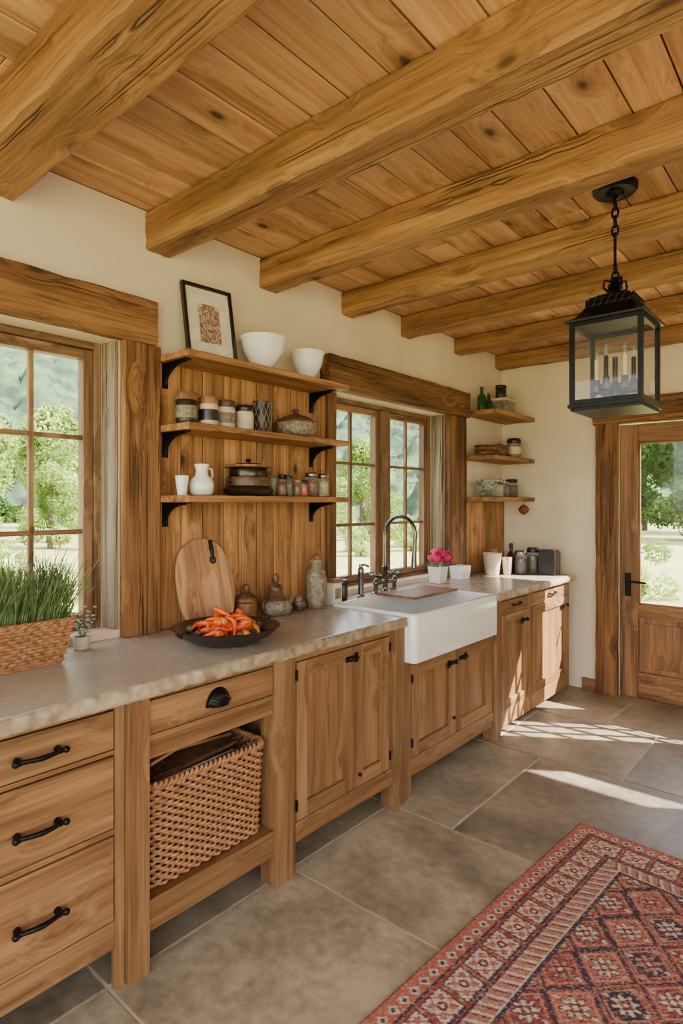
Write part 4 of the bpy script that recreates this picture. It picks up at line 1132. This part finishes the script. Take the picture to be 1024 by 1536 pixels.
def treemesh(name,H,R,blobs,leaves,ls,mat,seed,low=0.15):
    rng=random.Random(seed)
    b=B()
    b.tube([(0,0,0),(0.05*H*rng.uniform(-1,1)*.3,0,H*0.3),(0,0.05,H*0.75)],[0.035*H,0.025*H,0.008*H],M_bark,8)
    bl=[]
    for i in range(blobs):
        t=rng.uniform(low,1); rad=R*math.sin(math.pi*min(1,(t*0.85+0.12)))**0.7
        a=rng.uniform(0,6.28); q=rad*math.sqrt(rng.random())*0.8
        bl.append((q*math.cos(a),q*math.sin(a),H*t*0.92,R*rng.uniform(0.22,0.4)))
    for (x,y,z,r) in bl:
        shade=rng.uniform(0,1)
        Vv=[];Ff=[]
        for k in range(leaves):
            d=Vector((rng.gauss(0,1),rng.gauss(0,1),rng.gauss(0,1))).normalized()*r*rng.uniform(0.6,1.05)
            p=Vector((x,y,z))+d
            u=Vector((rng.gauss(0,1),rng.gauss(0,1),rng.gauss(0,1))).normalized(); v=u.cross(d).normalized() if u.cross(d).length>1e-3 else Vector((1,0,0))
            s=ls*rng.uniform(0.6,1.3); n=len(Vv)
            Vv+=[p-u*s,p-v*s*.5,p+u*s,p+v*s*.5]; Ff.append((n,n+1,n+2,n+3))
        b.add(Vv,Ff,mat,'x',shade)
    o=b.obj(name,smooth=False)
    me=o.data; c=o.location.copy()
    me.transform(Matrix.Translation(c)); o.location=(0,0,0)
    return o
t1=treemesh('willow_tree',7.0,2.3,26,420,0.11,M_leafA,1)
t2=treemesh('willow_tree',5.0,2.0,22,420,0.10,M_leafA,2)
t3=treemesh('oak_tree',9.0,3.4,30,420,0.15,M_leafB,3)
t4=treemesh('garden_shrub',1.7,0.95,14,300,0.05,M_leafA,4,0.05)
first={}
random.seed(21)
def put_(src,name,x,y,s):
    k=name+str(id(src))
    if k not in first: o=src; first[k]=1
    else:
        o=bpy.data.objects.new(name,src.data); S.collection.objects.link(o)
    o.location=(x,y,-0.42); o.scale=(s,s,s); o.rotation_euler=(0,0,random.uniform(0,6.28))
for (x,y,s) in [(-22,8.0,0.85),(-27,13,1.0),(-19,19,0.8),(-25,24,1.0),(-17,24.5,0.8),(-13,30,0.9)]: put_(t1,'willow_tree',x,y,s)
for (x,y,s) in [(-23,11.2,0.7),(-19,14,0.7),(-14,17,0.7),(-32,9,1.0),(-9,25,0.8),(-20,29,0.9)]: put_(t2,'willow_tree',x,y,s)
for (x,y,s) in [(-42,15,0.9),(-40,24,1.0),(-30,32,1.1),(-42,7,0.8),(-14,38,1.1),(-4,36,1.0),(5,38,1.0),(13,40,1.1),(-34,19,0.7),(-9,46,1.2),(1,46,1.2)]: put_(t3,'oak_tree',x,y,s)
for i in range(12):
    put_(t4,'garden_shrub',-11.0-(i%2)*1.5,4.0+i*1.6,random.uniform(0.6,0.85))
for i in range(7):
    put_(t4,'garden_shrub',-3+i*2.0,11.5+(i%2)*1.5,random.uniform(0.8,1.1))

# ------------------------------------------------------------------ LIGHT
w=bpy.data.worlds.new('World'); S.world=w; w.use_nodes=True; nt=w.node_tree; nt.nodes.clear()
sky=nt.nodes.new('ShaderNodeTexSky'); sky.sky_type='NISHITA'; sky.sun_disc=False
sky.sun_elevation=math.radians(40); sky.sun_rotation=math.radians(57); sky.dust_density=2.0; sky.air_density=1.0
bg=nt.nodes.new('ShaderNodeBackground'); bg.inputs[1].default_value=1.5
out=nt.nodes.new('ShaderNodeOutputWorld')
mxn=nt.nodes.new('ShaderNodeMix'); mxn.data_type='RGBA'; mxn.inputs[0].default_value=0.5
mxn.inputs[7].default_value=(5.3,4.9,4.3,1)
nt.links.new(sky.outputs[0],mxn.inputs[6]); nt.links.new(mxn.outputs[2],bg.inputs[0]); nt.links.new(bg.outputs[0],out.inputs[0])
sd=Vector((-1.55,-1.0,-1.4)).normalized()
L=bpy.data.lights.new('sun','SUN'); L.energy=44; L.angle=math.radians(0.4); L.color=(1,0.92,0.79)
lo=bpy.data.objects.new('sun',L); S.collection.objects.link(lo); lo.rotation_euler=sd.to_track_quat('-Z','Y').to_euler(); lo.location=(6,8,8)
for (x,y) in [(3.7,-0.6),(4.0,1.6),(3.8,3.6)]:  # unseen lamps added as indoor fill, with invented fittings
    b=B(); b.lathe([(0.05,ZC-0.03),(0.06,ZC-0.001)],(x,y,0),M_iron,20); b.tube([(x,y,ZC-0.03),(x,y,2.20)],0.006,M_iron)
    b.lathe([(0.03,2.19),(0.05,2.22),(0.01,2.23)],(x,y,0),M_iron,16); lo_=b.obj('fill_light_mount')
    L=bpy.data.lights.new('fill_light','POINT'); L.energy=12; L.shadow_soft_size=0.14; L.color=(1,0.86,0.7)
    l=bpy.data.objects.new('fill_light',L); S.collection.objects.link(l); l.parent=lo_; l.location=Vector((x,y,2.03))-lo_.location

cam=bpy.data.cameras.new('camera'); co=bpy.data.objects.new('camera',cam); S.collection.objects.link(co)
cam.sensor_fit='VERTICAL'; cam.sensor_height=36; cam.sensor_width=24; cam.lens=903/1536*36; cam.shift_y=-13/1536
cam.clip_start=0.05; cam.clip_end=1000
co.location=(CX,0,1.5); co.rotation_euler=(math.radians(90),0,math.radians(40.4))
S.camera=co
